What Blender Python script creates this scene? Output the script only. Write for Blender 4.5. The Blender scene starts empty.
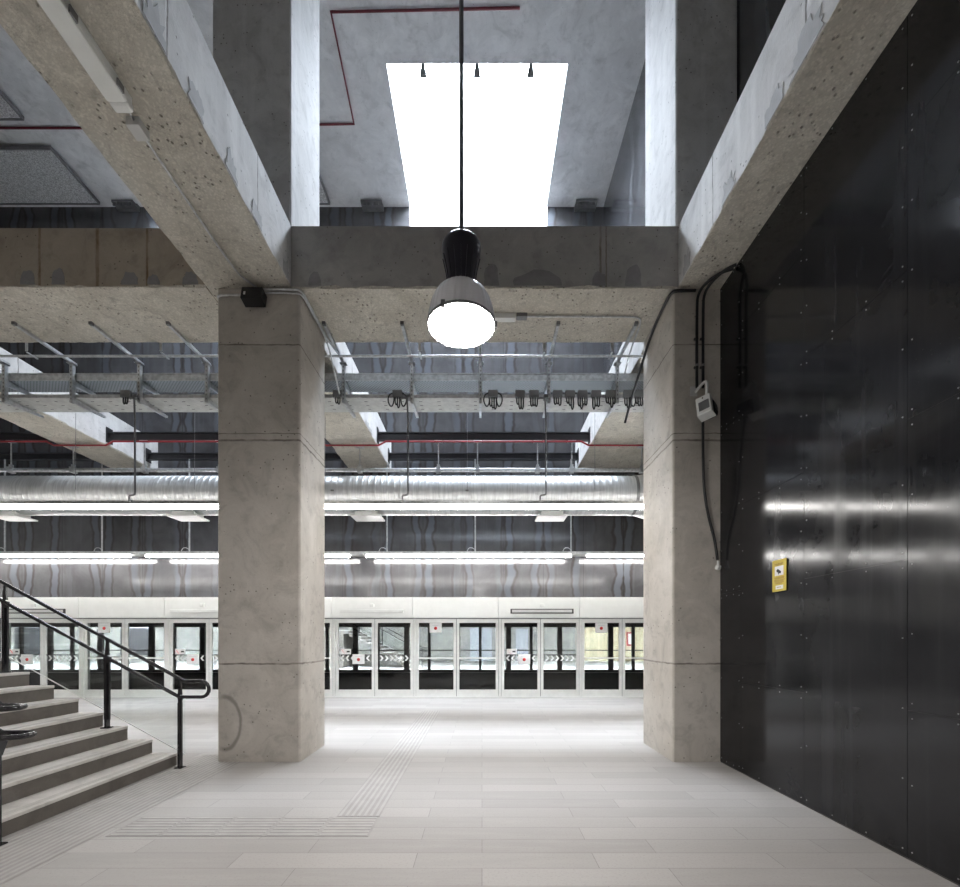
import bpy, bmesh, math, random
from mathutils import Vector, Matrix, Euler
PI = math.pi
random.seed(7)
S = bpy.context.scene
C = S.collection

# ------------------------------------------------------------------ camera
F, CX, CY, EYE = 453.0, 482.0, 638.0, 1.53
cam_d = bpy.data.cameras.new('camera'); cam = bpy.data.objects.new('camera', cam_d); C.objects.link(cam)
cam.location = (0, 0, EYE); cam.rotation_euler = (PI/2, 0, 0)
cam_d.sensor_fit = 'HORIZONTAL'; cam_d.sensor_width = 36; cam_d.lens = F/960*36
cam_d.shift_x = (480-CX)/960; cam_d.shift_y = (CY-443.5)/960
cam_d.clip_start = 0.05; cam_d.clip_end = 200
S.camera = cam
S.view_settings.view_transform = 'Standard'; S.view_settings.look = 'None'
S.view_settings.gamma = 1; S.view_settings.use_curve_mapping = False
S.view_settings.exposure = 0.18
cy = S.cycles
cy.use_denoising = True; cy.max_bounces = 10; cy.diffuse_bounces = 6; cy.glossy_bounces = 4
cy.transparent_max_bounces = 24; cy.sample_clamp_indirect = 6; cy.caustics_reflective = False; cy.caustics_refractive = False

def P(px, py, Y):
    return Vector(((px-CX)*Y/F, Y, EYE+(CY-py)*Y/F))
def PZ(px, py, z):
    Y = F*(z-EYE)/(CY-py)
    return Vector(((px-CX)*Y/F, Y, z))

# ------------------------------------------------------------------ node helpers
class Mat:
    def __init__(s, name):
        s.m = bpy.data.materials.new(name); s.m.use_nodes = True
        s.nt = s.m.node_tree; s.nt.nodes.clear()
        s.out = s.nt.nodes.new('ShaderNodeOutputMaterial')
    def n(s, t, **k):
        nd = s.nt.nodes.new(t)
        for a, v in k.items(): setattr(nd, a, v)
        return nd
    def link(s, a, b): s.nt.links.new(a, b)
    def set(s, inp, v):
        if hasattr(v, 'is_linked') or isinstance(v, bpy.types.NodeSocket): s.link(v, inp)
        else: inp.default_value = v
    def math(s, op, a, b=None, c=None, clamp=False):
        nd = s.n('ShaderNodeMath', operation=op); nd.use_clamp = clamp
        s.set(nd.inputs[0], a)
        if b is not None: s.set(nd.inputs[1], b)
        if c is not None: s.set(nd.inputs[2], c)
        return nd.outputs[0]
    def pos(s):
        if not hasattr(s, '_p'):
            s._p = s.n('ShaderNodeNewGeometry').outputs['Position']
            sp = s.n('ShaderNodeSeparateXYZ'); s.link(s._p, sp.inputs[0]); s._x = sp.outputs
        return s._p
    def xyz(s): s.pos(); return s._x
    def scaled(s, v):
        nd = s.n('ShaderNodeVectorMath', operation='MULTIPLY'); s.link(s.pos(), nd.inputs[0]); nd.inputs[1].default_value = v
        return nd.outputs[0]
    def noise(s, scale, detail=4, rough=.55, vec=None, dist=0.0):
        nd = s.n('ShaderNodeTexNoise'); s.link(vec if vec is not None else s.pos(), nd.inputs['Vector'])
        nd.inputs['Scale'].default_value = scale; nd.inputs['Detail'].default_value = detail
        nd.inputs['Roughness'].default_value = rough; nd.inputs['Distortion'].default_value = dist
        return nd.outputs[0]
    def voronoi(s, scale, vec=None, feature='F1'):
        nd = s.n('ShaderNodeTexVoronoi', feature=feature); s.link(vec if vec is not None else s.pos(), nd.inputs['Vector'])
        nd.inputs['Scale'].default_value = scale
        return nd.outputs['Distance']
    def ramp(s, f, lo, hi, a=0.0, b=1.0):      # smooth map-range, clamped
        nd = s.n('ShaderNodeMapRange'); nd.interpolation_type = 'SMOOTHSTEP'
        s.link(f, nd.inputs[0]); nd.inputs[1].default_value = lo; nd.inputs[2].default_value = hi
        nd.inputs[3].default_value = a; nd.inputs[4].default_value = b
        return nd.outputs[0]
    def mix(s, f, a, b):
        nd = s.n('ShaderNodeMix', data_type='RGBA'); s.set(nd.inputs[0], f)
        for i, v in ((6, a), (7, b)):
            if isinstance(v, tuple): nd.inputs[i].default_value = (*v, 1)[:4]
            else: s.link(v, nd.inputs[i])
        return nd.outputs[2]
    def bump(s, h, strength=.3, dist=.02):
        nd = s.n('ShaderNodeBump'); s.link(h, nd.inputs['Height']); nd.inputs['Strength'].default_value = strength
        nd.inputs['Distance'].default_value = dist
        return nd.outputs[0]
    def bsdf(s, color, rough=.6, metal=0.0, spec=.5, normal=None, **k):
        nd = s.n('ShaderNodeBsdfPrincipled')
        if isinstance(color, tuple): nd.inputs['Base Color'].default_value = (*color, 1)
        else: s.link(color, nd.inputs['Base Color'])
        s.set(nd.inputs['Roughness'], rough); s.set(nd.inputs['Metallic'], metal)
        s.set(nd.inputs['Specular IOR Level'], spec)
        if normal is not None: s.link(normal, nd.inputs['Normal'])
        for a, v in k.items(): s.set(nd.inputs[a], v)
        s.link(nd.outputs[0], s.out.inputs[0])
        return s.m

def simple(name, col, rough=.5, metal=0.0, spec=.5, var=.12, scale=6.0):
    m = Mat(name); n = m.noise(scale, 3)
    c = m.mix(m.ramp(n, .3, .7), tuple(x*(1-var) for x in col), tuple(min(1, x*(1+var)) for x in col))
    return m.bsdf(c, rough, metal, spec)

def emitter(name, col, strength):
    m = Mat(name); e = m.n('ShaderNodeEmission'); e.inputs[0].default_value = (*col, 1); e.inputs[1].default_value = strength
    m.link(e.outputs[0], m.out.inputs[0]); return m.m

def concrete(name, c1, c2, joints=(), jcol=(.12, .10, .085), pits=.055, bump=.25, ring=None, streak=0.0):
    m = Mat(name); x = m.xyz()
    big = m.noise(.9, 5, .6, dist=.4); mid = m.noise(5, 5, .6); fine = m.noise(45, 3)
    col = m.mix(m.ramp(big, .32, .68), c1, c2)
    blot = m.noise(2.3, 6, .68, dist=1.2)
    col = m.mix(m.math('MULTIPLY', m.ramp(blot, .50, .68), .45), col, tuple(v*.70 for v in c1))
    col = m.mix(m.math('MULTIPLY', m.ramp(blot, .48, .34), .35), col, tuple(min(1, v*1.14) for v in c2))
    col = m.mix(m.math('MULTIPLY', m.ramp(mid, .52, .72), .45), col, tuple(v*.68 for v in c1))
    col = m.mix(m.math('MULTIPLY', m.ramp(fine, .58, .75), .25), col, tuple(v*.6 for v in c1))
    if streak:
        st = m.noise(1.0, 4, .6, vec=m.scaled((3.2, 3.2, .25)))
        col = m.mix(m.math('MULTIPLY', m.ramp(st, .5, .68), streak), col, tuple(min(1, v*1.35) for v in c2))
    pv = m.voronoi(13); gate = m.ramp(m.noise(2.2, 2), .44, .55)
    pit = m.math('MULTIPLY', m.ramp(pv, pits*2.6, pits*1.5, 0, 1), gate)
    col = m.mix(m.math('MULTIPLY', pit, .75), col, (.07, .06, .05))
    h = m.math('ADD', m.math('MULTIPLY', fine, .35), m.math('MULTIPLY', mid, .6))
    h = m.math('SUBTRACT', h, pit)
    wob = m.math('MULTIPLY', m.math('SUBTRACT', m.noise(7, 2), .5), .025)
    for ax, v, w in joints:
        d = m.math('ABSOLUTE', m.math('ADD', m.math('SUBTRACT', x[ax], v), wob))
        j = m.ramp(d, w, w*.35, 0, 1)
        col = m.mix(m.math('MULTIPLY', j, m.ramp(mid, .3, .65, .35, .85)), col, jcol); h = m.math('SUBTRACT', h, m.math('MULTIPLY', j, .6))
    if ring:
        (rx, rz, rr) = ring
        dx = m.math('SUBTRACT', x[0], rx); dz = m.math('MULTIPLY', m.math('SUBTRACT', x[2], rz), .62)
        d = m.math('SQRT', m.math('ADD', m.math('MULTIPLY', dx, dx), m.math('MULTIPLY', dz, dz)))
        d = m.math('ABSOLUTE', m.math('SUBTRACT', m.math('ADD', d, wob), rr))
        j = m.math('MULTIPLY', m.ramp(d, .03, .004, 0, 1), m.ramp(x[0], rx-.1, rx+.02))
        col = m.mix(m.math('MULTIPLY', j, .55), col, (.1, .085, .07))
    return m.bsdf(col, .78, 0, .35, m.bump(h, bump, .02))

def soffit(name, c1, c2):
    m = Mat(name)
    big = m.noise(1.6, 6, .65, dist=.8); mid = m.noise(9, 6, .7); fine = m.noise(60, 4, .7)
    col = m.mix(m.ramp(big, .3, .7), c1, c2)
    col = m.mix(m.math('MULTIPLY', m.ramp(mid, .55, .7), .45), col, tuple(v*.5 for v in c1))
    pv = m.voronoi(17); pit = m.math('MULTIPLY', m.ramp(pv, .26, .12), m.ramp(m.noise(3.5, 3), .46, .56))
    col = m.mix(m.math('MULTIPLY', pit, .7), col, (.06, .05, .04))
    gv = m.voronoi(38); col = m.mix(m.math('MULTIPLY', m.ramp(gv, .25, .55), .28), col, tuple(v*.55 for v in c1))
    bl = m.noise(4.5, 6, .7, dist=1.5); col = m.mix(m.math('MULTIPLY', m.ramp(bl, .54, .64), .4), col, tuple(v*.55 for v in c1))
    col = m.mix(m.math('MULTIPLY', m.ramp(bl, .44, .34), .4), col, tuple(min(1, v*1.15) for v in c2))
    h = m.math('SUBTRACT', m.math('ADD', m.math('MULTIPLY', mid, 1.0), m.math('MULTIPLY', fine, .5)), pit)
    return m.bsdf(col, .85, 0, .25, m.bump(h, .75, .035))

def steel_sheet(name, axis, period, off, base, pale, rust):
    """stained mill steel: pale wobbling bands beside each sheet joint"""
    m = Mat(name); x = m.xyz()
    wob = m.math('MULTIPLY', m.math('SUBTRACT', m.noise(1.0, 3, .5, vec=m.scaled((.9, .9, 1.5))), .5), .34)
    wob2 = m.math('MULTIPLY', m.math('SUBTRACT', m.noise(1.0, 2, .5, vec=m.scaled((.8, .8, .3))), .5), .22)
    u = m.math('DIVIDE', m.math('SUBTRACT', x[axis], off), period)
    fr = m.math('SUBTRACT', m.math('FRACT', u), .5)
    d = m.math('SUBTRACT', .5, m.math('ABSOLUTE', fr))      # 0 at the joint
    dd = m.math('ABSOLUTE', m.math('SUBTRACT', m.math('ADD', m.math('ADD', d, wob), wob2), .16))
    gate = m.ramp(m.noise(1.0, 2, .5, vec=m.scaled((1.6, 1.6, .12))), .38, .56, .12, 1)
    band = m.math('MULTIPLY', m.ramp(dd, .095, .05), gate)
    edge = m.math('MULTIPLY', m.ramp(m.math('ABSOLUTE', m.math('SUBTRACT', dd, .105)), .05, .005), gate)
    cloud = m.noise(1.3, 5, .6, dist=.5)
    col = m.mix(m.ramp(cloud, .3, .7), tuple(v*.8 for v in base), tuple(v*1.25 for v in base))
    st = m.noise(1.0, 4, .6, vec=m.scaled((9, 9, .5)))
    col = m.mix(m.math('MULTIPLY', m.ramp(st, .5, .75), .3), col, tuple(v*1.7 for v in base))
    col = m.mix(m.math('MULTIPLY', edge, .75), col, rust)
    col = m.mix(m.math('MULTIPLY', band, .8), col, pale)
    ln = m.ramp(d, .006, .003)
    col = m.mix(m.math('MULTIPLY', ln, .8), col, (.012, .012, .014))
    r = m.ramp(m.noise(2.0, 3), .3, .7, .12, .18)
    return m.bsdf(col, r, 0, .5, m.bump(m.math('ADD', m.math('MULTIPLY', cloud, .3), m.math('MULTIPLY', ln, -.8)), .04, .02))

def black_steel(name):
    m = Mat(name)
    st = m.noise(1.0, 5, .6, vec=m.scaled((7, 7, .35))); cl = m.noise(1.1, 5, .6, dist=.6)
    col = m.mix(m.ramp(cl, .3, .75), (.010, .010, .011), (.020, .020, .022))
    sm = m.math('MULTIPLY', m.ramp(st, .5, .72), .3)
    col = m.mix(sm, col, (.042, .042, .046))
    bl = m.noise(1.0, 3, .5, vec=m.scaled((1.6, 1.6, .8)))
    isl = m.ramp(bl, .60, .66)
    col = m.mix(m.math('MULTIPLY', isl, .3), col, (.030, .029, .028))
    spots = m.math('MULTIPLY', m.ramp(m.voronoi(22), .12, .05), m.ramp(m.noise(1.6, 2), .62, .7))
    col = m.mix(m.math('MULTIPLY', spots, .3), col, (.10, .10, .10))
    rr = m.math('ADD', m.math('ADD', m.ramp(cl, .3, .7, .085, .125), m.math('MULTIPLY', sm, .14)), m.math('MULTIPLY', isl, .02))
    return m.bsdf(col, rr, 0, .29, m.bump(m.math('ADD', m.math('MULTIPLY', st, .12), m.noise(.8, 2)), .02, .02))

def plank_floor(name):
    m = Mat(name); x = m.xyz()
    br = m.n('ShaderNodeTexBrick'); m.link(m.pos(), br.inputs['Vector'])
    br.offset = .37; br.inputs['Scale'].default_value = 1.0
    br.inputs['Brick Width'].default_value = 1.24; br.inputs['Row Height'].default_value = .215
    br.inputs['Mortar Size'].default_value = .003; br.inputs['Mortar Smooth'].default_value = .4; br.inputs['Bias'].default_value = 0
    br.inputs['Color1'].default_value = (.325, .308, .295, 1); br.inputs['Color2'].default_value = (.40, .383, .368, 1)
    br.inputs['Mortar'].default_value = (.20, .19, .18, 1)
    gr = m.noise(1.0, 5, .65, vec=m.scaled((1.6, 14, 1))); sp = m.noise(60, 3, .7)
    col = m.mix(m.math('MULTIPLY', m.ramp(gr, .35, .7), .38), br.outputs[0], (.46, .442, .426))
    col = m.mix(m.math('MULTIPLY', m.ramp(sp, .5, .72), .45), col, (.27, .25, .235))
    st = m.noise(.7, 4, .6); col = m.mix(m.math('MULTIPLY', m.ramp(st, .5, .75), .25), col, (.35, .335, .32))
    h = m.math('SUBTRACT', m.math('MULTIPLY', sp, .15), br.outputs[1])
    return m.bsdf(col, m.ramp(gr, .3, .7, .42, .6), 0, .4, m.bump(h, .15, .004))

M = {}
M['floor'] = plank_floor('pale_plank_tile')
M['pillar'] = concrete('pillar_concrete', (.45, .415, .37), (.55, .515, .47),
    joints=[(2, 1.21, .016), (2, 3.97, .018), (2, 4.055, .009), (2, 5.15, .012)], ring=(-3.18, .48, .20))
M['pillar_up'] = concrete('upper_concrete', (.56, .555, .55), (.68, .675, .67), bump=.15, streak=.25)
M['beam'] = concrete('skylit_beam_concrete', (.62, .61, .60), (.74, .735, .73),  # same concrete as the cross beams, paler to stand in for skylight
    joints=[(1, 4.75, .012), (1, 3.38, .014), (1, 1.2, .014), (1, 8.2, .014), (0, 1.46, .02)], bump=.3, streak=.35)
M['beam_rust'] = concrete('rust_streaked_concrete', (.38, .32, .25), (.46, .40, .325),  # rust streaks over a brown base that bakes in the lack of light
    joints=[(0, -5.43, .022), (0, -4.72, .03), (0, -4.11, .02), (0, -6.3, .02), (0, -7.4, .025)], jcol=(.17, .10, .045), bump=.3)
M['soffit'] = soffit('rough_cast_concrete', (.56, .525, .455), (.70, .665, .59))
M['ceil'] = concrete('ceiling_concrete', (.62, .625, .635), (.73, .735, .745), pits=.03, bump=.2, streak=.2)
M['white_conc'] = concrete('pale_shaft_concrete', (.62, .62, .62), (.74, .74, .74), pits=.02, bump=.1, streak=.2,
    joints=[(2, 13.75, .012)], jcol=(.4, .4, .4))
M['patch'] = concrete('repair_mortar', (.25, .245, .24), (.31, .305, .30), pits=.02, bump=.2)
M['patch_lt'] = concrete('pale_repair_mortar', (.44, .44, .445), (.54, .54, .545), pits=.02, bump=.2)
M['far_steel'] = steel_sheet('stained_steel_sheet', 0, 1.04, .55, (.070, .069, .073), (.098, .106, .121), (.036, .031, .028))
M['side_steel'] = steel_sheet('side_steel_sheet', 1, 1.5, .3, (.04, .040, .044), (.09, .095, .105), (.03, .026, .022))
M['black_steel'] = black_steel('blackened_steel')
M['seam'] = simple('dark_seam', (.04, .038, .036), .6)
M['screw'] = simple('steel_screw', (.30, .30, .30), .4, .8)
M['galv'] = simple('galvanised_steel', (.55, .56, .57), .36, .85, var=.18, scale=18)
M['galv_dk'] = simple('grey_steel', (.20, .20, .205), .45, .6)
M['ibeam'] = simple('charcoal_paint', (.022, .022, .026), .5)
M['black'] = simple('black_paint', (.012, .012, .013), .35)
M['housing'] = simple('violet_black_enamel', (.022, .020, .028), .28)
M['rail'] = simple('dark_rail_paint', (.018, .017, .020), .22, 0, .6)
M['red'] = simple('red_pipe_paint', (.26, .010, .018), .45)
M['maroon'] = simple('maroon_pipe_paint', (.13, .012, .022), .5)
M['white'] = simple('white_enamel', (.74, .75, .73), .35, var=.03)
M['alu'] = simple('pale_aluminium', (.78, .785, .765), .35, 0, var=.04)
M['fascia'] = simple('white_fascia', (.80, .81, .79), .35, var=.02)
M['plastic'] = simple('grey_white_plastic', (.55, .55, .54), .4, var=.05)
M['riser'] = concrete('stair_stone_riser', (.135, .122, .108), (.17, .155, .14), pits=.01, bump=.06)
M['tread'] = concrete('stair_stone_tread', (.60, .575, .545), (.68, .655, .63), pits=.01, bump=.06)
M['groove'] = simple('tread_groove', (.46, .44, .42), .8)
M['tact'] = simple('tactile_stone', (.35, .333, .32), .7, var=.06)
M['tact_rib'] = simple('tactile_rib', (.42, .403, .39), .6, var=.05)
M['yellow'] = simple('yellow_sign_paint', (.60, .47, .06), .45, var=.05)
M['ink'] = simple('dark_ink', (.03, .03, .03), .6)
M['orange_ink'] = simple('brown_ink', (.30, .17, .03), .6)
M['red_ink'] = simple('red_ink', (.55, .03, .03), .6)
M['paper'] = simple('white_paper', (.82, .82, .81), .7, var=.02)
M['rock'] = concrete('ochre_rendered_wall', (.42, .36, .22), (.62, .56, .40), pits=.05, bump=.4, streak=.5)
M['opp_wall'] = concrete('grey_platform_wall', (.22, .22, .21), (.36, .35, .32), pits=.03)
M['track'] = simple('dark_ballast', (.02, .02, .024), .8, var=.4, scale=20)
M['acoustic'] = simple('speckled_acoustic_board', (.50, .505, .51), .9, var=.45, scale=45)
M['tube'] = emitter('fluorescent_glow', (1, .975, .935), 34)
M['tube2'] = emitter('fluorescent_glow_cool', (1, .975, .94), 55)
M['tube3'] = emitter('fluorescent_glow_far', (1, .98, .95), 8.5)
M['lamp'] = emitter('lamp_glow', (1, .97, .94), 140)

M['hall'] = simple('hall_bounce_white', (.66, .65, .63), .9, var=.04)  # pale finish chosen to bounce light onto the concrete fronts
def glass(name, tint, refl=.06, rough=.0):
    m = Mat(name); t = m.n('ShaderNodeBsdfTransparent'); t.inputs[0].default_value = (*tint, 1)
    g = m.n('ShaderNodeBsdfGlossy'); g.inputs['Roughness'].default_value = rough; g.inputs[0].default_value = (1, 1, 1, 1)
    lw = m.n('ShaderNodeLayerWeight'); fr = m.math('MULTIPLY_ADD', m.math('POWER', lw.outputs['Facing'], 5.0), .9, .03)
    mx = m.n('ShaderNodeMixShader'); m.link(fr, mx.inputs[0]); m.link(t.outputs[0], mx.inputs[1]); m.link(g.outputs[0], mx.inputs[2])
    m.link(mx.outputs[0], m.out.inputs[0]); return m.m
M['glass'] = glass('door_glass', (.78, .785, .78))
M['skyglass'] = glass('skylight_glass', (.97, .98, 1.0))
M['clear'] = glass('clear_panel_glass', (.965, .98, .975))

def bell_mat():
    m = Mat('prismatic_bell'); tr = m.n('ShaderNodeBsdfTranslucent'); tr.inputs[0].default_value = (.6, .6, .62, 1)
    p = m.n('ShaderNodeBsdfPrincipled'); p.inputs['Base Color'].default_value = (.62, .61, .61, 1); p.inputs['Roughness'].default_value = .25
    n = m.noise(1.0, 2, .5, vec=m.scaled((40, 40, 2)))
    mx = m.n('ShaderNodeMixShader'); m.set(mx.inputs[0], m.ramp(n, .3, .7, .03, .09))
    m.link(p.outputs[0], mx.inputs[1]); m.link(tr.outputs[0], mx.inputs[2]); m.link(mx.outputs[0], m.out.inputs[0]); return m.m
M['bell'] = bell_mat()
def duct_mat():
    m = Mat('spiral_duct_zinc'); x = m.xyz()
    n = m.noise(3, 4, .6, vec=m.scaled((14, 1, 1)))
    col = m.mix(m.ramp(n, .3, .7), (.50, .51, .52), (.68, .69, .70))
    return m.bsdf(col, m.ramp(n, .3, .7, .36, .46), .75, .5)
M['duct'] = duct_mat()
def tray_mat():
    m = Mat('perforated_tray_steel'); x = m.xyz()
    sx = m.math('SINE', m.math('MULTIPLY', x[0], 2*PI/.05)); sy = m.math('SINE', m.math('MULTIPLY', x[1], 2*PI/.05))
    hole = m.ramp(m.math('MULTIPLY', sx, sy), .45, .6)
    col = m.mix(hole, (.27, .275, .28), (.03, .03, .034))
    return m.bsdf(col, .4, .7)
M['tray'] = tray_mat()

# ------------------------------------------------------------------ mesh builder
class MB:
    def __init__(s, *mats): s.bm = bmesh.new(); s.mats = list(mats)
    def _mi(s, m):
        if m is None: return 0
        if m not in s.mats: s.mats.append(m)
        return s.mats.index(m)
    def faces(s, vs, fs, m=None, smooth=False):
        bv = [s.bm.verts.new(v) for v in vs]; i = s._mi(m); out = []
        for f in fs:
            try:
                fc = s.bm.faces.new([bv[k] for k in f]); fc.material_index = i; fc.smooth = smooth; out.append(fc)
            except ValueError: pass
        return out
    def box(s, x0, x1, y0, y1, z0, z1, m=None, bev=0.0):
        if x0 > x1: x0, x1 = x1, x0
        if y0 > y1: y0, y1 = y1, y0
        if z0 > z1: z0, z1 = z1, z0
        vs = [(x, y, z) for z in (z0, z1) for y in (y0, y1) for x in (x0, x1)]
        fs = [(0, 2, 3, 1), (4, 5, 7, 6), (0, 1, 5, 4), (2, 6, 7, 3), (0, 4, 6, 2), (1, 3, 7, 5)]
        out = s.faces(vs, fs, m)
        if bev:
            ed = list({e for f in out for e in f.edges})
            r = bmesh.ops.bevel(s.bm, geom=ed, offset=bev, segments=2, affect='EDGES', profile=.5)
            i = s._mi(m)
            for f in r['faces']: f.material_index = i
        return s
    def obox(s, center, size, rot, m=None, bev=0.0):
        t = MB(); t.box(-size[0]/2, size[0]/2, -size[1]/2, size[1]/2, -size[2]/2, size[2]/2, None, bev)
        Mx = Matrix.Translation(center) @ rot.to_matrix().to_4x4()
        vs = [Mx @ v.co for v in t.bm.verts]; t.bm.verts.index_update()
        s.faces(vs, [[v.index for v in f.verts] for f in t.bm.faces], m); t.bm.free(); return s
    def bar(s, a, b, w, h, m=None, up=Vector((0, 0, 1))):
        a, b = Vector(a), Vector(b); d = (b-a).normalized()
        if abs(d.dot(up)) > .99: up = Vector((0, 1, 0))
        sx = d.cross(up).normalized()*w/2; sz = sx.cross(d).normalized()*h/2
        vs = [p+i*sx+j*sz for p in (a, b) for i, j in ((-1, -1), (1, -1), (1, 1), (-1, 1))]
        s.faces(vs, [(0, 1, 2, 3), (7, 6, 5, 4), (0, 4, 5, 1), (1, 5, 6, 2), (2, 6, 7, 3), (3, 7, 4, 0)], m); return s
    def tube(s, pts, r, m=None, seg=10, smooth_n=0, cap=True):
        pts = [Vector(p) for p in pts]
        for _ in range(smooth_n):                      # corner rounding
            q = [pts[0]]
            for i in range(len(pts)-1):
                a, b = pts[i], pts[i+1]
                q += ([a*.75+b*.25] if i > 0 else []) + ([a*.25+b*.75] if i < len(pts)-2 else [])
            pts = q + [pts[-1]]
        n = None; rings = []
        for i, p in enumerate(pts):
            d = ((pts[min(i+1, len(pts)-1)]-p).normalized()+(p-pts[max(i-1, 0)]).normalized())
            d = d.normalized() if d.length > 1e-6 else Vector((1, 0, 0))
            if n is None:
                n = d.orthogonal().normalized()
            n = (n-d*n.dot(d)); n = n.normalized() if n.length > 1e-6 else d.orthogonal().normalized()
            bb = d.cross(n)
            rings.append([p+(n*math.cos(2*PI*k/seg)+bb*math.sin(2*PI*k/seg))*r for k in range(seg)])
        vs = [v for rg in rings for v in rg]; L = len(rings)
        fs = [(i*seg+k, i*seg+(k+1) % seg, (i+1)*seg+(k+1) % seg, (i+1)*seg+k) for i in range(L-1) for k in range(seg)]
        s.faces(vs, fs, m, True)
        if cap:
            s.faces(rings[0], [tuple(reversed(range(seg)))], m); s.faces(rings[-1], [tuple(range(seg))], m)
        return s
    def lathe(s, prof, c, seg=32, m=None, flute=0, amp=0.0, caps=False):
        vs = []
        for r, z in prof:
            for k in range(seg):
                rr = r*(1+(amp*math.cos(flute*2*PI*k/seg) if flute else 0))
                vs.append((c[0]+rr*math.cos(2*PI*k/seg), c[1]+rr*math.sin(2*PI*k/seg), c[2]+z))
        L = len(prof)
        fs = [(i*seg+k, i*seg+(k+1) % seg, (i+1)*seg+(k+1) % seg, (i+1)*seg+k) for i in range(L-1) for k in range(seg)]
        s.faces(vs, fs, m, True)
        if caps:
            for i in (0, L-1): s.faces(vs[i*seg:(i+1)*seg], [tuple(range(seg))], m)
        return s
    def prism(s, poly, off, m=None):                   # planar polygon extruded by a vector
        off = Vector(off); n = len(poly); vs = [Vector(p) for p in poly]; vs += [v+off for v in vs]
        fs = [tuple(range(n)), tuple(reversed(range(n, 2*n)))] + [(i, (i+1) % n, n+(i+1) % n, n+i) for i in range(n)]
        s.faces(vs, fs, m); return s
    def ball(s, c, r, m=None, seg=12):
        prof = [(max(r*math.sin(PI*i/8), 1e-4), -r*math.cos(PI*i/8)) for i in range(9)]
        return s.lathe(prof, c, seg, m)
    def build(s, name, mat=None, parent=None, origin=None):
        bm = s.bm
        bmesh.ops.recalc_face_normals(bm, faces=bm.faces[:])
        if mat is not None:
            s.mats = [mat]+[x for x in s.mats if x is not None]
            # builder calls without a material use slot 0; named ones were registered in order
        me = bpy.data.meshes.new(name)
        off = Vector((0, 0, 0))
        if parent is not None: off = wloc(parent)
        else:
            xs = [v.co for v in bm.verts]
            if origin is None:
                lo = Vector([min(v[i] for v in xs) for i in range(3)]); hi = Vector([max(v[i] for v in xs) for i in range(3)])
                origin = Vector(((lo.x+hi.x)/2, (lo.y+hi.y)/2, lo.z))
            off = Vector(origin)
        bmesh.ops.translate(bm, verts=bm.verts[:], vec=-off)
        bm.to_mesh(me); bm.free()
        for x in s.mats: me.materials.append(x)
        o = bpy.data.objects.new(name, me); C.objects.link(o)
        if parent is not None: o.parent = parent
        else: o.location = off
        return o
def mb(mat): return MB(mat)
def wloc(o):
    v = Vector(o.location)
    while o.parent: o = o.parent; v = v+Vector(o.location)
    return v
def tag(o, label, cat, group=None, kind=None):
    o['label'] = label; o['category'] = cat
    if group: o['group'] = group
    if kind: o['kind'] = kind
    return o
def struct(o, label=None, cat=None):
    o['kind'] = 'structure'
    if label: o['label'] = label
    if cat: o['category'] = cat
    return o
def thing(name, loc, label, cat, group=None, kind=None):
    o = bpy.data.objects.new(name, None); C.objects.link(o); o.location = loc; o.empty_display_size = .1
    return tag(o, label, cat, group, kind)
def copy_tree(o, parent=None):
    c = o.copy(); C.objects.link(c)
    if parent is not None: c.parent = parent
    for ch in list(o.children): copy_tree(ch, c)
    return c

# ------------------------------------------------------------------ dimensions
Y1, Y2 = 5.59, 6.48                 # pillar front and back
ZS, ZT = 5.84, 6.605                # beam soffit and top
ZC = 12.71                          # high ceiling
YW = 11.75                          # far steel wall
XL, XR, YB = -13.0, 8.0, -5.0       # left wall, far right wall, back wall
XU = 3.15                           # upper right wall
XC = 2.937                          # face of the steel cladding
SKY = [(-1.88, 1.69), (-8.3, -6.75)]; SY0 = 8.8; SZ = 14.83  # second opening is added, out of view, to light the left bay

# ------------------------------------------------------------------ setting
b = mb(M['floor']); b.box(XL, XR, YB, YW+.12, -.3, 0)
struct(b.build('floor'), 'pale grey stone plank floor of the station hall', 'floor')
b = mb(M['ceil'])
b.box(XL, XU+.3, YB, SY0, ZC, ZC+.4); e = [XL]+[v for s_ in sorted(SKY) for v in s_]+[XU+.3]
for i in range(0, len(e), 2): b.box(e[i], e[i+1], SY0, YW, ZC, ZC+.4)
struct(b.build('ceiling'), 'high grey concrete ceiling around the skylight', 'ceiling')
b = mb(M['far_steel'])
b.box(XL, XR, YW, YW+.25, 2.57, ZC+.02)
struct(b.build('wall_far'), 'dark stained steel wall above the platform doors', 'wall')
b = mb(M['hall']); b.box(XL-.3, XL, YB, YW+.25, -.3, ZT); b.box(XL-.3, XL, YB, YW+.25, ZT, ZC+.4, M['side_steel']); struct(b.build('wall_left'), 'unseen wall at the left end of hall, pale below and dark above to steer bounce light', 'wall')  # pale lower part adds bounce light, dark upper part cuts it
b = mb(M['hall']); b.box(XL-.3, XR, YB-.3, YB, -.3, ZT); b.box(XL-.3, XR, YB-.3, YB, ZT, ZC+.4, M['side_steel']); struct(b.build('wall_back'), 'unseen wall behind the viewer, pale below and dark above to steer bounce light', 'wall')  # same split finish, steering bounce from behind the camera
b = mb(M['side_steel']); b.box(XU, XU+.3, YB, 6.6, ZS+.0, ZC); b.box(XU, XU+.3, 6.6, YW, ZT+.002, ZC); struct(b.build('wall_upper'), 'dark steel wall rising above the right beam to the ceiling', 'wall')
b = mb(M['opp_wall']); b.box(XR, XR+.3, Y2, YW+.25, -.3, ZT); b.box(3.4, XR+.3, Y2-.6, Y2-.3, -.3, ZT); struct(b.build('wall_end'), 'grey wall at the right end of the platform', 'wall')
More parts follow.
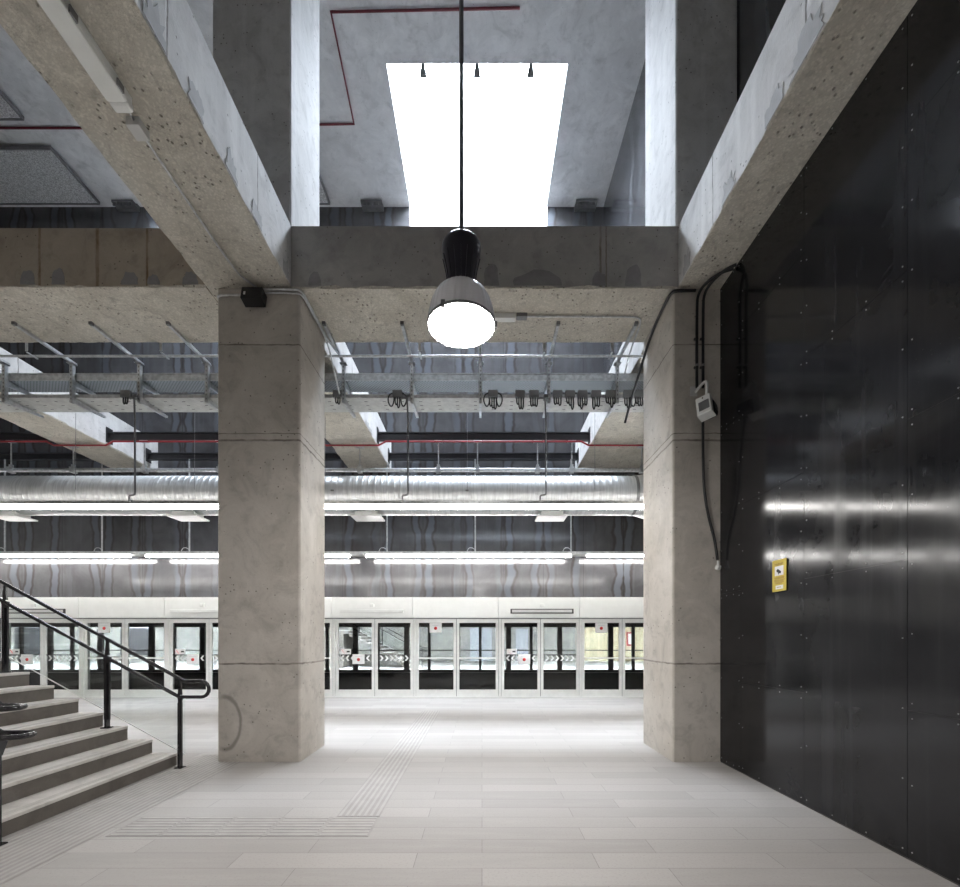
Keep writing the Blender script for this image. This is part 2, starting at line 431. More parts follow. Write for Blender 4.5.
b = mb(M['ceil']); b.box(XU+.3, XR+.3, Y2-.6, YW, ZT+.003, ZT+.3); struct(b.build('ceiling_low'), 'low concrete slab over the right end of the platform', 'ceiling')
for i, (a, c) in enumerate(SKY):
    b = mb(M['white_conc'])
    b.box(a-.25, c+.25, SY0-.25, SY0, ZC+.4, SZ)
    b.box(a-.25, a, SY0, YW, ZC+.4, SZ); b.box(c, c+.25, SY0, YW, ZC+.4, SZ)
    b.box(a-.25, c+.25, YW, YW+.25, ZC+.02, SZ); b.box(a, c, YW-.02, YW, 11.9, SZ)
    # white lining in the depth of the slab
    b.box(a-.0, a+.02, SY0, YW, ZC-.0, ZC+.4); b.box(c-.02, c, SY0, YW, ZC, ZC+.4); b.box(a+.02, c-.02, SY0, SY0+.02, ZC, ZC+.4)
    w = struct(b.build('window_%d' % (i+1)), ['bright white skylight shaft in the ceiling', 'added unseen skylight shaft lighting the left bay'][i], 'skylight')
    b = mb(M['skyglass']); b.box(a-.1, c+.1, SY0-.1, YW+.1, SZ+.002, SZ+.02); b.build('glass_pane', parent=w)
    b = mb(M['white'])
    for k in range(1, 3): b.box(a+(c-a)*k/3-.02, a+(c-a)*k/3+.02, SY0, YW, SZ-.06, SZ)
    b.build('glazing_bar', parent=w)
# ---- blackened steel cladding, right
b = mb(M['seam']); b.box(XC+.006, XC+.2, YB, Y1-.002, 0, ZS-.003)
clad = struct(b.build('wall_right'), 'tall black steel clad wall on the right', 'wall')
ys = [Y1-.004, 5.137]+[4.132-1.005*k for k in range(0, 10)]
for i in range(len(ys)-1):
    y1, y0 = ys[i], max(ys[i+1], YB)
    if y1 <= YB: break
    cuts = [0.012]+([1.03, 3.04, 5.05] if i % 2 == 1 else [2.07, 4.07])+[ZS-.006]
    for j in range(len(cuts)-1):
        z0, z1 = cuts[j]+.002, cuts[j+1]-.002
        b = mb(M['black_steel']); b.box(XC, XC+.006, y0+.002, y1-.002, z0, z1)
        zz = z0+.06
        n = max(2, round((z1-z0)/.5)+1)
        for k in range(n):
            z = z0+.05+(z1-z0-.1)*k/(n-1)
            for y in (y0+.035, y1-.035):
                b.lathe([(.0001, 0), (.004, 0), (.0055, .002), (.0055, .004)], (0, 0, 0), 6, M['screw'])
                nv = list(b.bm.verts)[-24:]
                for v in nv:
                    co = v.co.copy(); v.co = Vector((XC-.004+co.z, y+co.x, z+co.y))
        for k in (1, 2):
            for z in (z0+.03, z1-.03):
                y = y0+(y1-y0)*k/3
                b.lathe([(.0001, 0), (.004, 0), (.0055, .002), (.0055, .004)], (0, 0, 0), 6, M['screw'])
                for v in list(b.bm.verts)[-24:]:
                    co = v.co.copy(); v.co = Vector((XC-.004+co.z, y+co.x, z+co.y))
        b.build('steel_panel', parent=clad)

# ------------------------------------------------------------------ concrete frame
def rough_beam(name, axis, a0, a1, c0, c1, z0, z1, face, label, bottom=None, jag=.016):
    """beam along an axis (0 = x, 1 = y) with slightly broken lower arrises"""
    b = MB(face); n = max(2, int(abs(a1-a0)/.09)); vs = []; rnd = random.Random(hash((round(a0*100), round(c0*100))) & 0xffff)
    wl = wr = 0.0
    for i in range(n+1):
        t = a0+(a1-a0)*i/n
        wl = .6*wl+rnd.uniform(-jag, jag)*.8; wr = .6*wr+rnd.uniform(-jag, jag)*.8
        for (c, z) in ((c0+abs(wl), z0), (c1-abs(wr), z0), (c1, z0+abs(wr)*1.5+.004), (c1, z1), (c0, z1), (c0, z0+abs(wl)*1.5+.004)):
            vs.append((t, c, z) if axis == 0 else (c, t, z))
    fs = []; mi = []
    for i in range(n):
        for k in range(6):
            fs.append((i*6+k, i*6+(k+1) % 6, (i+1)*6+(k+1) % 6, (i+1)*6+k)); mi.append(k)
    fs += [(0, 1, 2, 3, 4, 5), tuple(n*6+k for k in range(6))]
    out = b.faces(vs, fs)
    so = b._mi(bottom or M['soffit'])
    for f, k in zip(out, mi+[9, 9]):
        if k in (0, 1, 5): f.material_index = so
    o = b.build(name)
    return tag(o, label, 'beam', kind='thing')
def pillar(name, x0, x1, y0, y1, z0, z1, mat, label, ch=.018):
    b = MB(mat); p = [(x0+ch, y0), (x1-ch, y0), (x1, y0+ch), (x1, y1-ch), (x1-ch, y1), (x0+ch, y1), (x0, y1-ch), (x0, y0+ch)]
    b.prism([(x, y, z0) for x, y in p], (0, 0, z1-z0)); return tag(b.build(name), label, 'pillar', kind='thing')
pl = pillar('concrete_pillar', -3.265, -2.246, Y1, Y2, 0, ZS-.004, M['pillar'], 'square concrete pillar beside the stairs with black box at its top')
pr = pillar('concrete_pillar', 2.357, 3.38, Y1, 6.63, 0, ZS-.004, M['pillar'], 'square concrete pillar against the black steel wall')
pillar('concrete_pillar', -9.39, -8.4, Y1, Y2, 0, ZS-.004, M['pillar'], 'square concrete pillar left of the stairs')
pillar('upper_pillar', -3.32, -2.352, 5.57, 6.57, ZT+.002, ZC-.003, M['pillar_up'], 'upper concrete pillar standing above the left pillar, its side bright with skylight')
pillar('upper_pillar', 2.385, XU-.003, 5.57, 6.63, ZT+.002, ZC-.003, M['pillar_up'], 'upper concrete pillar standing above the right pillar beside dark wall')
pillar('upper_pillar', -9.39, -8.4, 5.57, 6.57, ZT+.002, ZC-.003, M['pillar_up'], 'upper concrete pillar above the far left beam')
lb = rough_beam('concrete_beam', 1, YB+.005, YW-.005, -3.39, -2.352, ZS, ZT, M['beam'], 'long concrete beam overhead on the left carrying the white batten lamp')
rb = rough_beam('concrete_beam', 1, YB+.005, 6.625, 2.42, XU-.005, ZS, ZT, M['beam'], 'long concrete beam overhead on the right against black steel wall')
rr = rough_beam('concrete_beam', 1, 6.63, YW-.005, 2.42, 4.7, ZS, ZT, M['beam'], 'wide concrete beam behind the right pillar, running to the far wall')
l2 = rough_beam('concrete_beam', 1, YB+.005, YW-.005, -9.43, -8.4, ZS, ZT, M['beam'], 'concrete beam at the far left behind the cable tray')
M['cross'] = concrete('cross_beam_concrete', (.36, .345, .33), (.44, .425, .405), joints=[(0, 1.46, .02), (0, 1.53, .012)], jcol=(.15, .115, .085), bump=.2)  # same concrete without the skylight lift of the long beams
cb = rough_beam('concrete_beam', 0, -2.35, 2.418, 5.58, 6.61, ZS, ZT-.002, M['cross'], 'concrete cross beam spanning between the two pillars behind the hanging lamp')
c2 = rough_beam('concrete_beam', 0, -8.398, -3.392, 5.56, 6.61, ZS-.003, ZT-.045, M['beam_rust'], 'rust streaked concrete cross beam at upper left above the cable tray')
c3 = rough_beam('concrete_beam', 0, XL+.005, -9.432, 5.56, 6.61, ZS, ZT-.02, M['beam_rust'], 'concrete cross beam end meeting the left hall wall')

def patch(parent, pts, nrm, mat):
    """thin mortar patch of irregular outline"""
    b = mb(mat); b.prism(pts, Vector(nrm)*.004); b.build('repair_patch', parent=parent)
def arch(cx, w, h, fn, k=9, seed=0, rag=.1):
    r = random.Random(seed); pts = [fn(cx-w/2*1.05, 0)]
    for i in range(k+1):
        a = PI-PI*i/k; s = 1+r.uniform(-rag, rag)
        pts.append(fn(cx+w/2*math.cos(a)*s, h*(math.sin(a)**.7)*s if 0 < i < k else h*.25))
    pts.append(fn(cx+w/2*1.05, 0)); return pts
for i, (x0, x1, yt) in enumerate([(309, 321, 275), (484, 499, 267), (515, 561, 274), (592, 606, 275), (625, 641, 268)]):
    s = 5.58/F; cx = ((x0+x1)/2-CX)*s; w = (x1-x0)*s; h = (289-yt)*s
    patch(cb, arch(cx, w, h, lambda u, v: (u, 5.578, ZS+.03+v), seed=i), (0, -1, 0), M['patch'])
for i, (x0, x1, yt) in enumerate([(21, 35, 277), (52, 65, 275), (122, 138, 278), (148, 160, 281), (183, 198, 278)]):
    s = 5.56/F; cx = ((x0+x1)/2-CX)*s; w = (x1-x0)*s; h = (291-yt)*s
    patch(c2, arch(cx, w, h, lambda u, v: (u, 5.558, ZS+.026+v), seed=20+i), (0, -1, 0), M['patch'])
for i, (yc, w, h) in enumerate([(3.25, .22, .30), (3.72, .2, .24), (4.25, .2, .28), (4.72, .22, .24), (5.42, .14, .3), (8.3, .5, .12), (9.4, .5, .14)]):
    patch(lb, arch(yc, w, h, lambda u, v: (-2.3505, u, ZS+.03+v*.7), 14, 40+i, .3), (1, 0, 0), M['patch_lt'])
for i, (yc, w, h) in enumerate([(3.38, .35, .3), (3.75, .22, .26), (4.45, .22, .24), (5.35, .16, .32)]):
    patch(rb, arch(yc, w, h, lambda u, v: (2.4185, u, ZS+.03+v*.7), 14, 60+i, .3), (-1, 0, 0), M['patch_lt'])

# ------------------------------------------------------------------ tactile paving
def tactile(x0, x1, y0, y1, along, pitch, label):
    b = mb(M['tact']); b.box(x0, x1, y0, y1, 0.0005, .003)
    if along == 1:
        n = round((x1-x0)/pitch)
        for i in range(n):
            x = x0+(i+.5)*(x1-x0)/n; b.box(x-pitch*.22, x+pitch*.22, y0, y1, .003, .0055, M['tact_rib'])
    else:
        n = round((y1-y0)/pitch); k = 5; wx = (x1-x0)/k
        for i in range(n):
            y = y0+(i+.5)*(y1-y0)/n
            for j in range(k): b.box(x0+j*wx+.018, x0+(j+1)*wx-.018, y-pitch*.22, y+pitch*.22, .003, .0055, M['tact_rib'])
    return tag(b.build('tactile_paving'), label, 'tactile paving')
tactile(-1.245, -.875, 3.88, 9.5, 1, .053, 'ribbed tactile strip leading across the floor towards the platform doors')
tactile(-2.90, -.875, 3.49, 3.87, 0, .053, 'short ribbed tactile strip lying crosswise between stairs strip and the long strip')
tactile(-3.63, -2.98, 2.2, 5.9, 1, .055, 'ribbed tactile strip along the foot of the stairs')

# ------------------------------------------------------------------ staircase
SX, RUN, RISE, SY_N, SY_F = -3.68, .296, .163, 3.0, 5.46
def make_stairs():
    st = thing('staircase', (SX, 4.3, 0), 'grey stone staircase climbing to the left, with pale treads', 'staircase')
    n = 12
    for i in range(n):
        x1 = SX-RUN*i; x0 = x1-RUN; z = .145+RISE*i
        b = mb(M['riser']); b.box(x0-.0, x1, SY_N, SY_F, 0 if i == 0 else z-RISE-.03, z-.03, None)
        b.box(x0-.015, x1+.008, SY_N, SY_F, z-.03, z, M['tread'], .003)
        for k in range(3): b.box(x1-.05-.022*k, x1-.042-.022*k, SY_N+.03, SY_F-.03, z, z+.0015, M['groove'])
        b.build('step', parent=st)
    xe = SX-RUN*n
    b = mb(M['riser']); b.box(XL+.02, xe-.0, SY_N, SY_F, 0, .145+RISE*n-RISE-.03); b.box(XL+.02, xe, SY_N, SY_F, .145+RISE*(n-1)-.03, .145+RISE*(n-1), M['tread']); b.build('landing', parent=st)
    return st
stairs = make_stairs()
# handrail, far side: one bent tube and flat posts
def make_handrail(Y):
    h = thing('handrail', (-3.66, Y, 0), 'dark double tube handrail on the far side of the stairs, looped at its lower end', 'handrail')
    zu, zl, xk, sl = 1.022, .836, -3.50, RISE/RUN*.985
    pts = [(-8.2, Y, zu+(xk+8.2)*sl), (xk-.06, Y, zu+.06*sl), (xk, Y, zu), (xk+.04, Y, zu)]
    xc = -3.305; r = (zu-zl)/2
    pts += [(xc+r*math.sin(a), Y, (zu+zl)/2+r*math.cos(a)) for a in [PI*k/10 for k in range(11)]]
    pts += [(xk-.02, Y, zl), (xk-.06, Y, zl), (xk-.12, Y, zl+.06*sl), (-8.2, Y, zl+(xk-.06+8.2)*sl)]
    b = mb(M['rail']); b.tube(pts, .0205, seg=12); b.build('rail', parent=h)
    for (x, zb) in ((-3.553, 0), (-4.41, .471), (-5.61, 1.123), (-6.8, 1.775)):
        zt = (zu if x > xk else zu+(xk-x)*sl); zr = zt-.19
        b = mb(M['rail']); b.box(x-.013, x+.013, Y-.03, Y+.03, zb+.01, zt-.28, bev=.003)
        w0 = .045 if x < -4 else .03
        b.prism([(x-w0, Y-.012, zr+.0), (x+w0, Y-.012, zr-.02), (x+w0-.012, Y-.012, zr-.10), (x+w0-.014, Y-.012, zb+.1), (x-w0+.014, Y-.012, zb+.1), (x-w0+.012, Y-.012, zr-.06)], (0, .024, 0))
        b.prism([(x-.022, Y-.012, zr), (x+.022, Y-.012, zr), (x+.014, Y-.012, zt-.01), (x-.008, Y-.012, zt-.01)], (0, .024, 0))
        p = b.build('post', parent=h)
        b = mb(M['rail']); b.box(x-.045, x+.045, Y-.045, Y+.045, zb+.001, zb+.012); b.build('base_plate', parent=p)
    # glass panel between the posts, with pale edge strips
    yg = Y+.16
    lo = lambda x: .165+(SX-x)*RISE/RUN; up = lambda x: zl-.10+(xk-x)*sl
    b = mb(M['clear']); b.prism([(-3.60, yg, lo(-3.60)), (-3.60, yg, up(-3.60)), (-8.0, yg, up(-8.0)), (-8.0, yg, lo(-8.0))], (0, .010, 0)); g = b.build('glass_panel', parent=h)
    b = mb(M['white'])
    for f_ in (lo, up): b.bar((-3.60, yg+.005, f_(-3.60)), (-8.0, yg+.005, f_(-8.0)), .012, .008)
    b.build('edge_strip', parent=g)
    return h
hr = make_handrail(5.33)
def near_handrail(Y):
    h = thing('handrail', (-3.55, Y, 0), 'dark handrail end with two flat loops at the left edge in front of the stairs', 'handrail')
    sl = RISE/RUN*.985
    for zu, xe in ((1.02, -3.40), (.815, -3.33)):
        r = .085; xk = -3.62
        pts = [(-7.5, Y-r, zu+(xk+7.5)*sl), (xk-.05, Y-r, zu+.05*sl), (xk, Y-r, zu)]
        pts += [(xe-r+r*math.sin(a), Y-r*math.cos(a), zu) for a in [PI*k/10 for k in range(11)]]
        pts += [(xk, Y+r, zu), (xk-.05, Y+r, zu+.05*sl), (-7.5, Y+r, zu+(xk+7.5)*sl)]
        b = mb(M['rail']); b.tube(pts, .0205, seg=12); b.build('rail', parent=h)
    for (x, zb) in ((-3.575, 0), (-4.75, .634), (-5.95, 1.286)):
        zt = .8+max(0, -3.62-x)*sl
        b = mb(M['rail']); b.box(x-.013, x+.013, Y-.03, Y+.03, zb+.01, zt-.1)
        b.prism([(x, Y-.085, zt), (x, Y+.085, zt), (x, Y+.03, zt-.14), (x, Y-.03, zt-.14)], (.02, 0, 0))
        b.box(x-.01, x+.01, Y-.012, Y+.012, zt, zt+.2)
        p = b.build('post', parent=h)
        b = mb(M['rail']); b.box(x-.045, x+.045, Y-.045, Y+.045, zb+.001, zb+.012); b.build('base_plate', parent=p)
    return h
near_handrail(3.33)

# ------------------------------------------------------------------ pendant lamp
def make_pendant(x, y, z, label):
    t = thing('pendant_lamp', (x, y, z), label, 'lamp')
    b = mb(M['bell']); b.lathe([(.098, .302), (.14, .293), (.172, .277), (.206, .246), (.235, .195), (.252, .145), (.266, .08), (.274, .03), (.276, 0), (.268, .0), (.255, .08), (.20, .235), (.12, .28)], (x, y, z), 144, None, 36, .010)
    bell = b.build('lamp_shade', parent=t)
    b = mb(M['black']); b.lathe([(.275, -.004), (.281, .0), (.281, .014), (.275, .018)], (x, y, z), 48)
    for a in (0, 2.1, 4.2): b.box(x+.272*math.cos(a)-.012, x+.272*math.cos(a)+.02, y+.27*math.sin(a)-.012, y+.27*math.sin(a)+.012, z-.012, z+.04)
    b.build('rim', M['galv_dk'], bell)
    b = mb(M['lamp']); b.lathe([(.262, .0), (.20, -.02), (.10, -.032), (.0005, -.036)], (x, y, z), 48); b.build('diffuser', parent=t)
    b = mb(M['plastic']); b.lathe([(.012, -.036), (.012, -.06), (.007, -.085), (.0005, -.09)], (x, y, z), 12); b.build('finial', parent=t)
    b = mb(M['housing']); b.lathe([(.098, .298), (.106, .33), (.118, .42), (.138, .51), (.155, .575), (.161, .62), (.158, .65), (.14, .672), (.10, .685), (.03, .69), (.0005, .69)], (x, y, z), 48)
    for k in range(16):
        a = 2*PI*k/16; c, s_ = math.cos(a), math.sin(a)
        pr_ = [(.100, .32), (.118, .43), (.138, .52), (.146, .55), (.155, .55), (.147, .52), (.127, .43), (.113, .32)]
        b.prism([(x+r*c+.004*s_, y+r*s_-.004*c, z+h) for r, h in pr_], (-.008*s_, .008*c, 0))
    b.build('ballast_housing', parent=t)
    b = mb(M['galv_dk']); b.tube([(x, y, z+.68), (x, y, ZC)], .0185, seg=12); b.build('rod', parent=t)
    b = mb(M['black']); b.tube([(x+.02, y, z+.68), (x+.03, y, z+.73), (x+.055, y, z+.745), (x+.07, y, z+.71), (x+.065, y, z+.67)], .005, seg=6, smooth_n=1); b.build('cable', parent=t)
    return t
pend = make_pendant(-.168, 3.69, 4.065, 'lit bell shaped pendant lamp with black housing hanging on a long rod')
for i, (x, y) in enumerate([(-.168, -1.2), (-6.2, -1.2)]):  # unseen copies of the pendant added to light the hall
    c = copy_tree(pend); c.location = (x, y, 4.065); c['label'] = ['added unseen pendant lamp behind the viewer, lighting the hall', 'added unseen pendant lamp lighting the hall behind the stairs'][i]

# ------------------------------------------------------------------ light strips
t = thing('light_strip', (-4.5, 7.1, 3.55), 'continuous glowing light strip hanging in front of the round duct', 'light strip')
X0, X1 = -12.8, 4.4
b = mb(M['galv']); b.box(X0, X1, 7.045, 7.155, 3.615, 3.665); b.build('housing', parent=t)
nseg = 11
for i in range(nseg):
    a = X0+(X1-X0)*i/nseg
    b = mb(M['tube']); b.box(a+.004, a+(X1-X0)/nseg-.004, 7.05, 7.15, 3.56, 3.613, bev=.01); b.build('diffuser', parent=t)
t = thing('light_strip', (-3, 11.3, 3.48), 'row of glowing tubes on a rail hung before the stained steel wall', 'light strip')
b = mb(M['galv']); b.box(-12.9, 7.8, 11.25, 11.35, 3.612, 3.68); b.box(-12.9, 7.8, 11.35, 11.56, 3.606, 3.614); b.build('housing', parent=t)  # second box is an added wing keeping tube light off the upper wall
gap = [-8.58-5.5, -8.58, -3.10, 2.42, 7.92]
for g0, g1 in zip(gap[:-1], gap[1:]):
    for k in range(4):
        L = (g1-g0-.36)/4; a = g0+.18+k*L
        if a+L < -12.9 or a > 7.7: continue
        b = mb(M['tube2']); b.box(max(a+.02, -12.85), min(a+L-.02, 7.75), 11.265, 11.335, 3.548, 3.604, bev=.012); b.build('fluorescent_tube', parent=t)
for x in (-11.9, -9.48, -7.3, -4.7, -2.37, -.17, 2.22, 4.6, 6.9):
    b = mb(M['galv']); b.tube([(x, 11.3, 3.69), (x, 11.3, 5.99 if x < 2.4 else ZS)], .018, seg=8)
    b.tube([(x-.2, 11.3, 3.70), (x-.16, 11.3, 3.78), (x-.06, 11.3, 3.78), (x, 11.3, 3.72)], .008, seg=6, smooth_n=1)
    b.build('hanger_rod', parent=t)
# batten lamp on the left beam
t = thing('batten_lamp', (-2.87, 2.9, 5.72), 'unlit white batten lamp fixed under the left beam', 'lamp')
b = mb(M['white']); b.box(-2.93, -2.79, 1.9, 3.62, 5.775, ZS+.005, bev=.012); b.build('lamp_body', parent=t)
b = mb(M['white']); b.box(-2.945, -2.785, 1.92, 3.56, 5.735, 5.775, bev=.015); b.box(-2.94, -2.79, 3.56, 3.64, 5.735, 5.80, M['white'], .02); b.build('diffuser', parent=t)
b = mb(M['galv_dk'])
for y in (2.2, 2.75, 3.05, 3.45): b.box(-2.785, -2.772, y, y+.06, 5.745, 5.80)
b.build('clip', parent=t)
t = thing('conduit', (-2.88, 3.8, ZS), 'thin pale conduit with grey junction box running along the left beam soffit', 'conduit')
b = mb(M['plastic']); b.box(-2.945, -2.835, 3.74, 3.87, 5.77, ZS+.01, bev=.006); b.build('junction_box', parent=t)
b = mb(M['galv']); b.tube([(-2.86, 3.62, 5.80), (-2.88, 3.76, 5.81)], .008); b.tube([(-2.89, 3.9, 5.815), (-2.89, 5.3, 5.815), (-2.80, 5.46, 5.815), (-2.74, 5.53, 5.80)], .0105, smooth_n=2); b.build('tube', parent=t)

# ------------------------------------------------------------------ pillar fittings
t = thing('emergency_light', (-2.77, 5.45, 5.58), 'black box fitting at the top of the left pillar', 'lamp')
b = mb(M['black']); b.obox((-2.765, 5.49, 5.66), (.25, .13, .16), Euler((math.radians(-14), 0, 0)), None, .006); b.build('lamp_body', parent=t)
b = mb(M['white']); b.obox((-2.845, 5.422, 5.662), (.022, .004, .045), Euler((math.radians(-14), 0, .0))); b.build('label_plate', parent=t)
b = mb(M['black']); b.box(-2.70, -2.66, 5.5, Y1, 5.70, 5.76); b.build('bracket', parent=t)
b = mb(M['galv']); b.tube([(-2.88, 5.56, 5.74), (-3.19, 5.56, 5.74), (-3.265, 5.58, 5.74), (-3.275, 5.7, 5.74), (-3.275, 6.6, 5.74), (-3.275, 7.0, 5.5)], .014, smooth_n=2)
tag(b.build('conduit'), 'pale conduit wrapping the left corner of the left pillar top', 'conduit')
b = mb(M['galv'])
b.tube([(-2.74, 5.55, 5.80), (-2.30, 5.55, 5.80), (-2.215, 5.57, 5.80), (-2.215, 5.75, 5.80), (-2.215, 6.5, 5.80), (-2.12, 6.9, 5.78)], .014, smooth_n=2)
b.tube([(-2.74, 5.56, 5.765), (-2.28, 5.56, 5.765), (-2.215, 5.59, 5.765), (-2.215, 5.8, 5.765), (-2.2, 6.45, 5.765), (-2.2, 6.75, 5.5), (-2.2, 7.0, 5.3)], .012, smooth_n=2)
tag(b.build('conduit'), 'pair of steel conduits from the black box round the right corner of the left pillar', 'conduit')
b = mb(M['galv'])
b.tube([(.44, 6.04, 5.815), (1.95, 6.04, 5.815), (2.12, 6.06, 5.815), (2.17, 6.2, 5.815), (2.2, 6.7, 5.81), (2.2, 7.0, 5.6)], .011, smooth_n=2)
o = tag(b.build('conduit'), 'thin conduit under the cross beam running from white box to the right pillar', 'conduit')
b = mb(M['white']); b.box(.10, .45, 6.0, 6.09, 5.77, ZS+.008, bev=.01); b.box(.46, .60, 6.0, 6.08, 5.79, ZS+.008, M['galv_dk'], .006)
tag(b.build('junction_box'), 'white box under the cross beam just right of the hanging lamp', 'junction box')
b = mb(M['black'])
for dx in (0, .075):
    b.tube([(2.635+dx, 5.555, 4.60), (2.635+dx, 5.555, 5.58), (2.64+dx, 5.54, 5.74), (2.69+dx*.8, 5.44, 5.80), (2.80+dx*.3, 5.30-dx*.5, 5.81), (XC-.02, 5.25-dx*.8, 5.81)], .0165, smooth_n=2)
for z in (4.85, 5.2):
    for dx in (0, .075): b.box(2.61+dx, 2.66+dx, 5.565, Y1, z, z+.02)
o = tag(b.build('conduit'), 'pair of dark conduits curving from black wall down the right pillar front', 'conduit')
b = mb(M['screw'])
for dx in (0, .075): b.tube([(2.635+dx, 5.553, 4.86), (2.635+dx, 5.553, 4.885)], .0185)
b.build('clip', parent=o)
b = mb(M['black'])
b.tube([(2.62, 5.555, 5.79), (2.42, 5.555, 5.79), (2.335, 5.57, 5.79), (2.325, 5.75, 5.78), (2.325, 6.2, 5.72), (2.30, 6.55, 5.45), (2.27, 6.95, 5.12), (2.24, 7.1, 4.9)], .018, smooth_n=2)
tag(b.build('cable'), 'black cable running round the top left corner of the right pillar to the tray', 'cable')
# security camera
t = thing('security_camera', P(707, 405, 5.35), 'white boxy camera on a bent arm fixed to the right pillar', 'camera')
b = mb(M['plastic']); b.box(2.565, 2.655, Y1-.012, Y1, 4.51, 4.63, bev=.004); b.build('base_plate', parent=t)
b = mb(M['white']); b.tube([P(695.5, 391.5, 5.58), P(700, 386.5, 5.5), P(703.5, 382.5, 5.42), P(706.2, 381.3, 5.37), P(707.2, 384.5, 5.35), P(707, 390, 5.34), P(706.3, 398, 5.34)], .017, smooth_n=1); b.build('arm', parent=t)
cr = Euler((math.radians(-8), math.radians(-9), math.radians(-44)), 'XYZ'); cc = P(704.5, 406, 5.33)
R = cr.to_matrix()
b = mb(M['white']); b.obox(cc, (.165, .075, .235), cr, None, .012)
b.obox(cc+R @ Vector((0, .045, -.112)), (.165, .12, .012), cr); bd = b.build('camera_body', parent=t)
b = mb(M['galv_dk']); b.obox(cc+R @ Vector((.004, -.038, -.012)), (.115, .006, .115), cr, None, .004); b.build('lens_window', parent=bd)
b = mb(M['black']); b.tube([cc+R @ Vector((0, -.036, .085)), cc+R @ Vector((0, -.042, .085))], .008); b.build('sensor', parent=bd)
b = mb(M['black']); b.obox(cc+R @ Vector((.015, .125, .015)), (.15, .19, .17), cr, None, .04); b.build('rear_housing', parent=t)
b = mb(M['black']); b.tube([P(703, 418, 5.5), P(703, 460, 5.55), P(704, 490, 5.56), P(708, 515, 5.56), P(715, 540, 5.55), P(717.5, 560, 5.54)], .016, smooth_n=2)
tag(b.build('cable'), 'black cable hanging from white camera down the right pillar', 'cable')
b = mb(M['white']); p = P(718, 567.5, 5.53); b.obox(p, (.05, .05, .06), Euler((0, .3, .4)), None, .01); b.tube([p+Vector((.0, 0, .03)), p+Vector((0, 0, .08))], .014)
tag(b.build('socket'), 'small white plug at the end of the hanging cable', 'socket')
# yellow notice
t = thing('warning_sign', (XC-.01, 4.46, 1.98), 'yellow video surveillance notice with camera symbol on the black steel wall', 'sign')
y0, y1, z0, z1 = 4.355, 4.562, 1.99, 2.30
b = mb(M['yellow']); b.box(XC-.014, XC-.008, y0, y1, z0, z1); b.box(XC-.008, XC-.001, y0+.02, y1-.02, z0+.02, z1-.02, M['ink'])
pan = b.build('panel', parent=t)
def on_sign(b, u0, u1, v0, v1, m, d=.0155):     # u from the far edge, v from the bottom, as fractions
    b.box(XC-d, XC-.0138, y1-(y1-y0)*u0, y1-(y1-y0)*u1, z0+(z1-z0)*v0, z0+(z1-z0)*v1, m)
b = mb(M['paper']); on_sign(b, .2, .82, .50, .80, None); on_sign(b, .26, .80, .07, .19, None); b.build('white_field', parent=pan)
b = mb(M['ink'])
def sp(u, v): return (XC-.0155, y1-(y1-y0)*u, z0+(z1-z0)*v)
b.prism([sp(.32, .67), sp(.42, .72), sp(.66, .62), sp(.64, .56), sp(.54, .57), sp(.36, .62)], (-.001, 0, 0))
b.prism([sp(.46, .59), sp(.52, .57), sp(.50, .535), sp(.44, .55)], (-.001, 0, 0))
b.build('camera_symbol', parent=pan)
b = mb(M['orange_ink'])
for v, u0, u1 in ((.875, .2, .8), (.84, .26, .74), (.44, .16, .88), (.405, .2, .84), (.36, .16, .9), (.325, .18, .82), (.285, .2, .85), (.25, .26, .7), (.13, .36, .66)):
    u = u0
    r = random.Random(int(v*1000))
    while u < u1:
        w = r.uniform(.04, .11); on_sign(b, u, min(u+w, u1), v-.011, v+.011, None, .0152 if v > .2 else .0160); u += w+.025
b.build('small_print', parent=pan)

# ------------------------------------------------------------------ cable trays and brackets
t = thing('cable_tray', (-4, 7.26, 5.56), 'upper perforated steel cable tray behind the cross beam', 'cable tray')
b = mb(M['galv']); b.box(XL+.2, 7.5, 7.095, 7.10, 5.56, 5.67); b.box(XL+.2, 7.5, 7.42, 7.425, 5.56, 5.67); b.box(XL+.2, 7.5, 7.085, 7.10, 5.66, 5.672); b.build('flange', parent=t)
b = mb(M['tray']); b.box(XL+.2, 7.5, 7.10, 7.42, 5.56, 5.564); b.build('tray_floor', parent=t)
b = mb(M['black'])
for i in range(7): b.tube([(XL+.3, 7.14+.04*i, 5.585), (7.4, 7.14+.04*i, 5.585)], .016, seg=6)
b.build('cable', parent=t)
t = thing('cable_tray', (-4, 7.32, 5.29), 'lower steel cable tray slung beneath the upper one, its colour paled for bounce light', 'cable tray')
b = mb(M['galv']); b.box(XL+.2, 7.5, 7.095, 7.10, 5.29, 5.345); b.box(XL+.2, 7.5, 7.54, 7.545, 5.29, 5.35)
b.build('flange', parent=t)
M['tray_lit'] = simple('bounce_lit_tray_steel', (.62, .63, .61), .5, .25, var=.1, scale=12)  # paler than the upper tray, painting in bounce light from below
b = mb(M['tray_lit']); b.box(XL+.2, 7.5, 7.10, 7.54, 5.29, 5.294)
for k in range(70):
    x = XL+.4+k*.29
    for yy in (7.2, 7.32, 7.44): b.box(x, x+.05, yy, yy+.012, 5.2885, 5.2902, M['ibeam'])
b.build('tray_floor', parent=t)
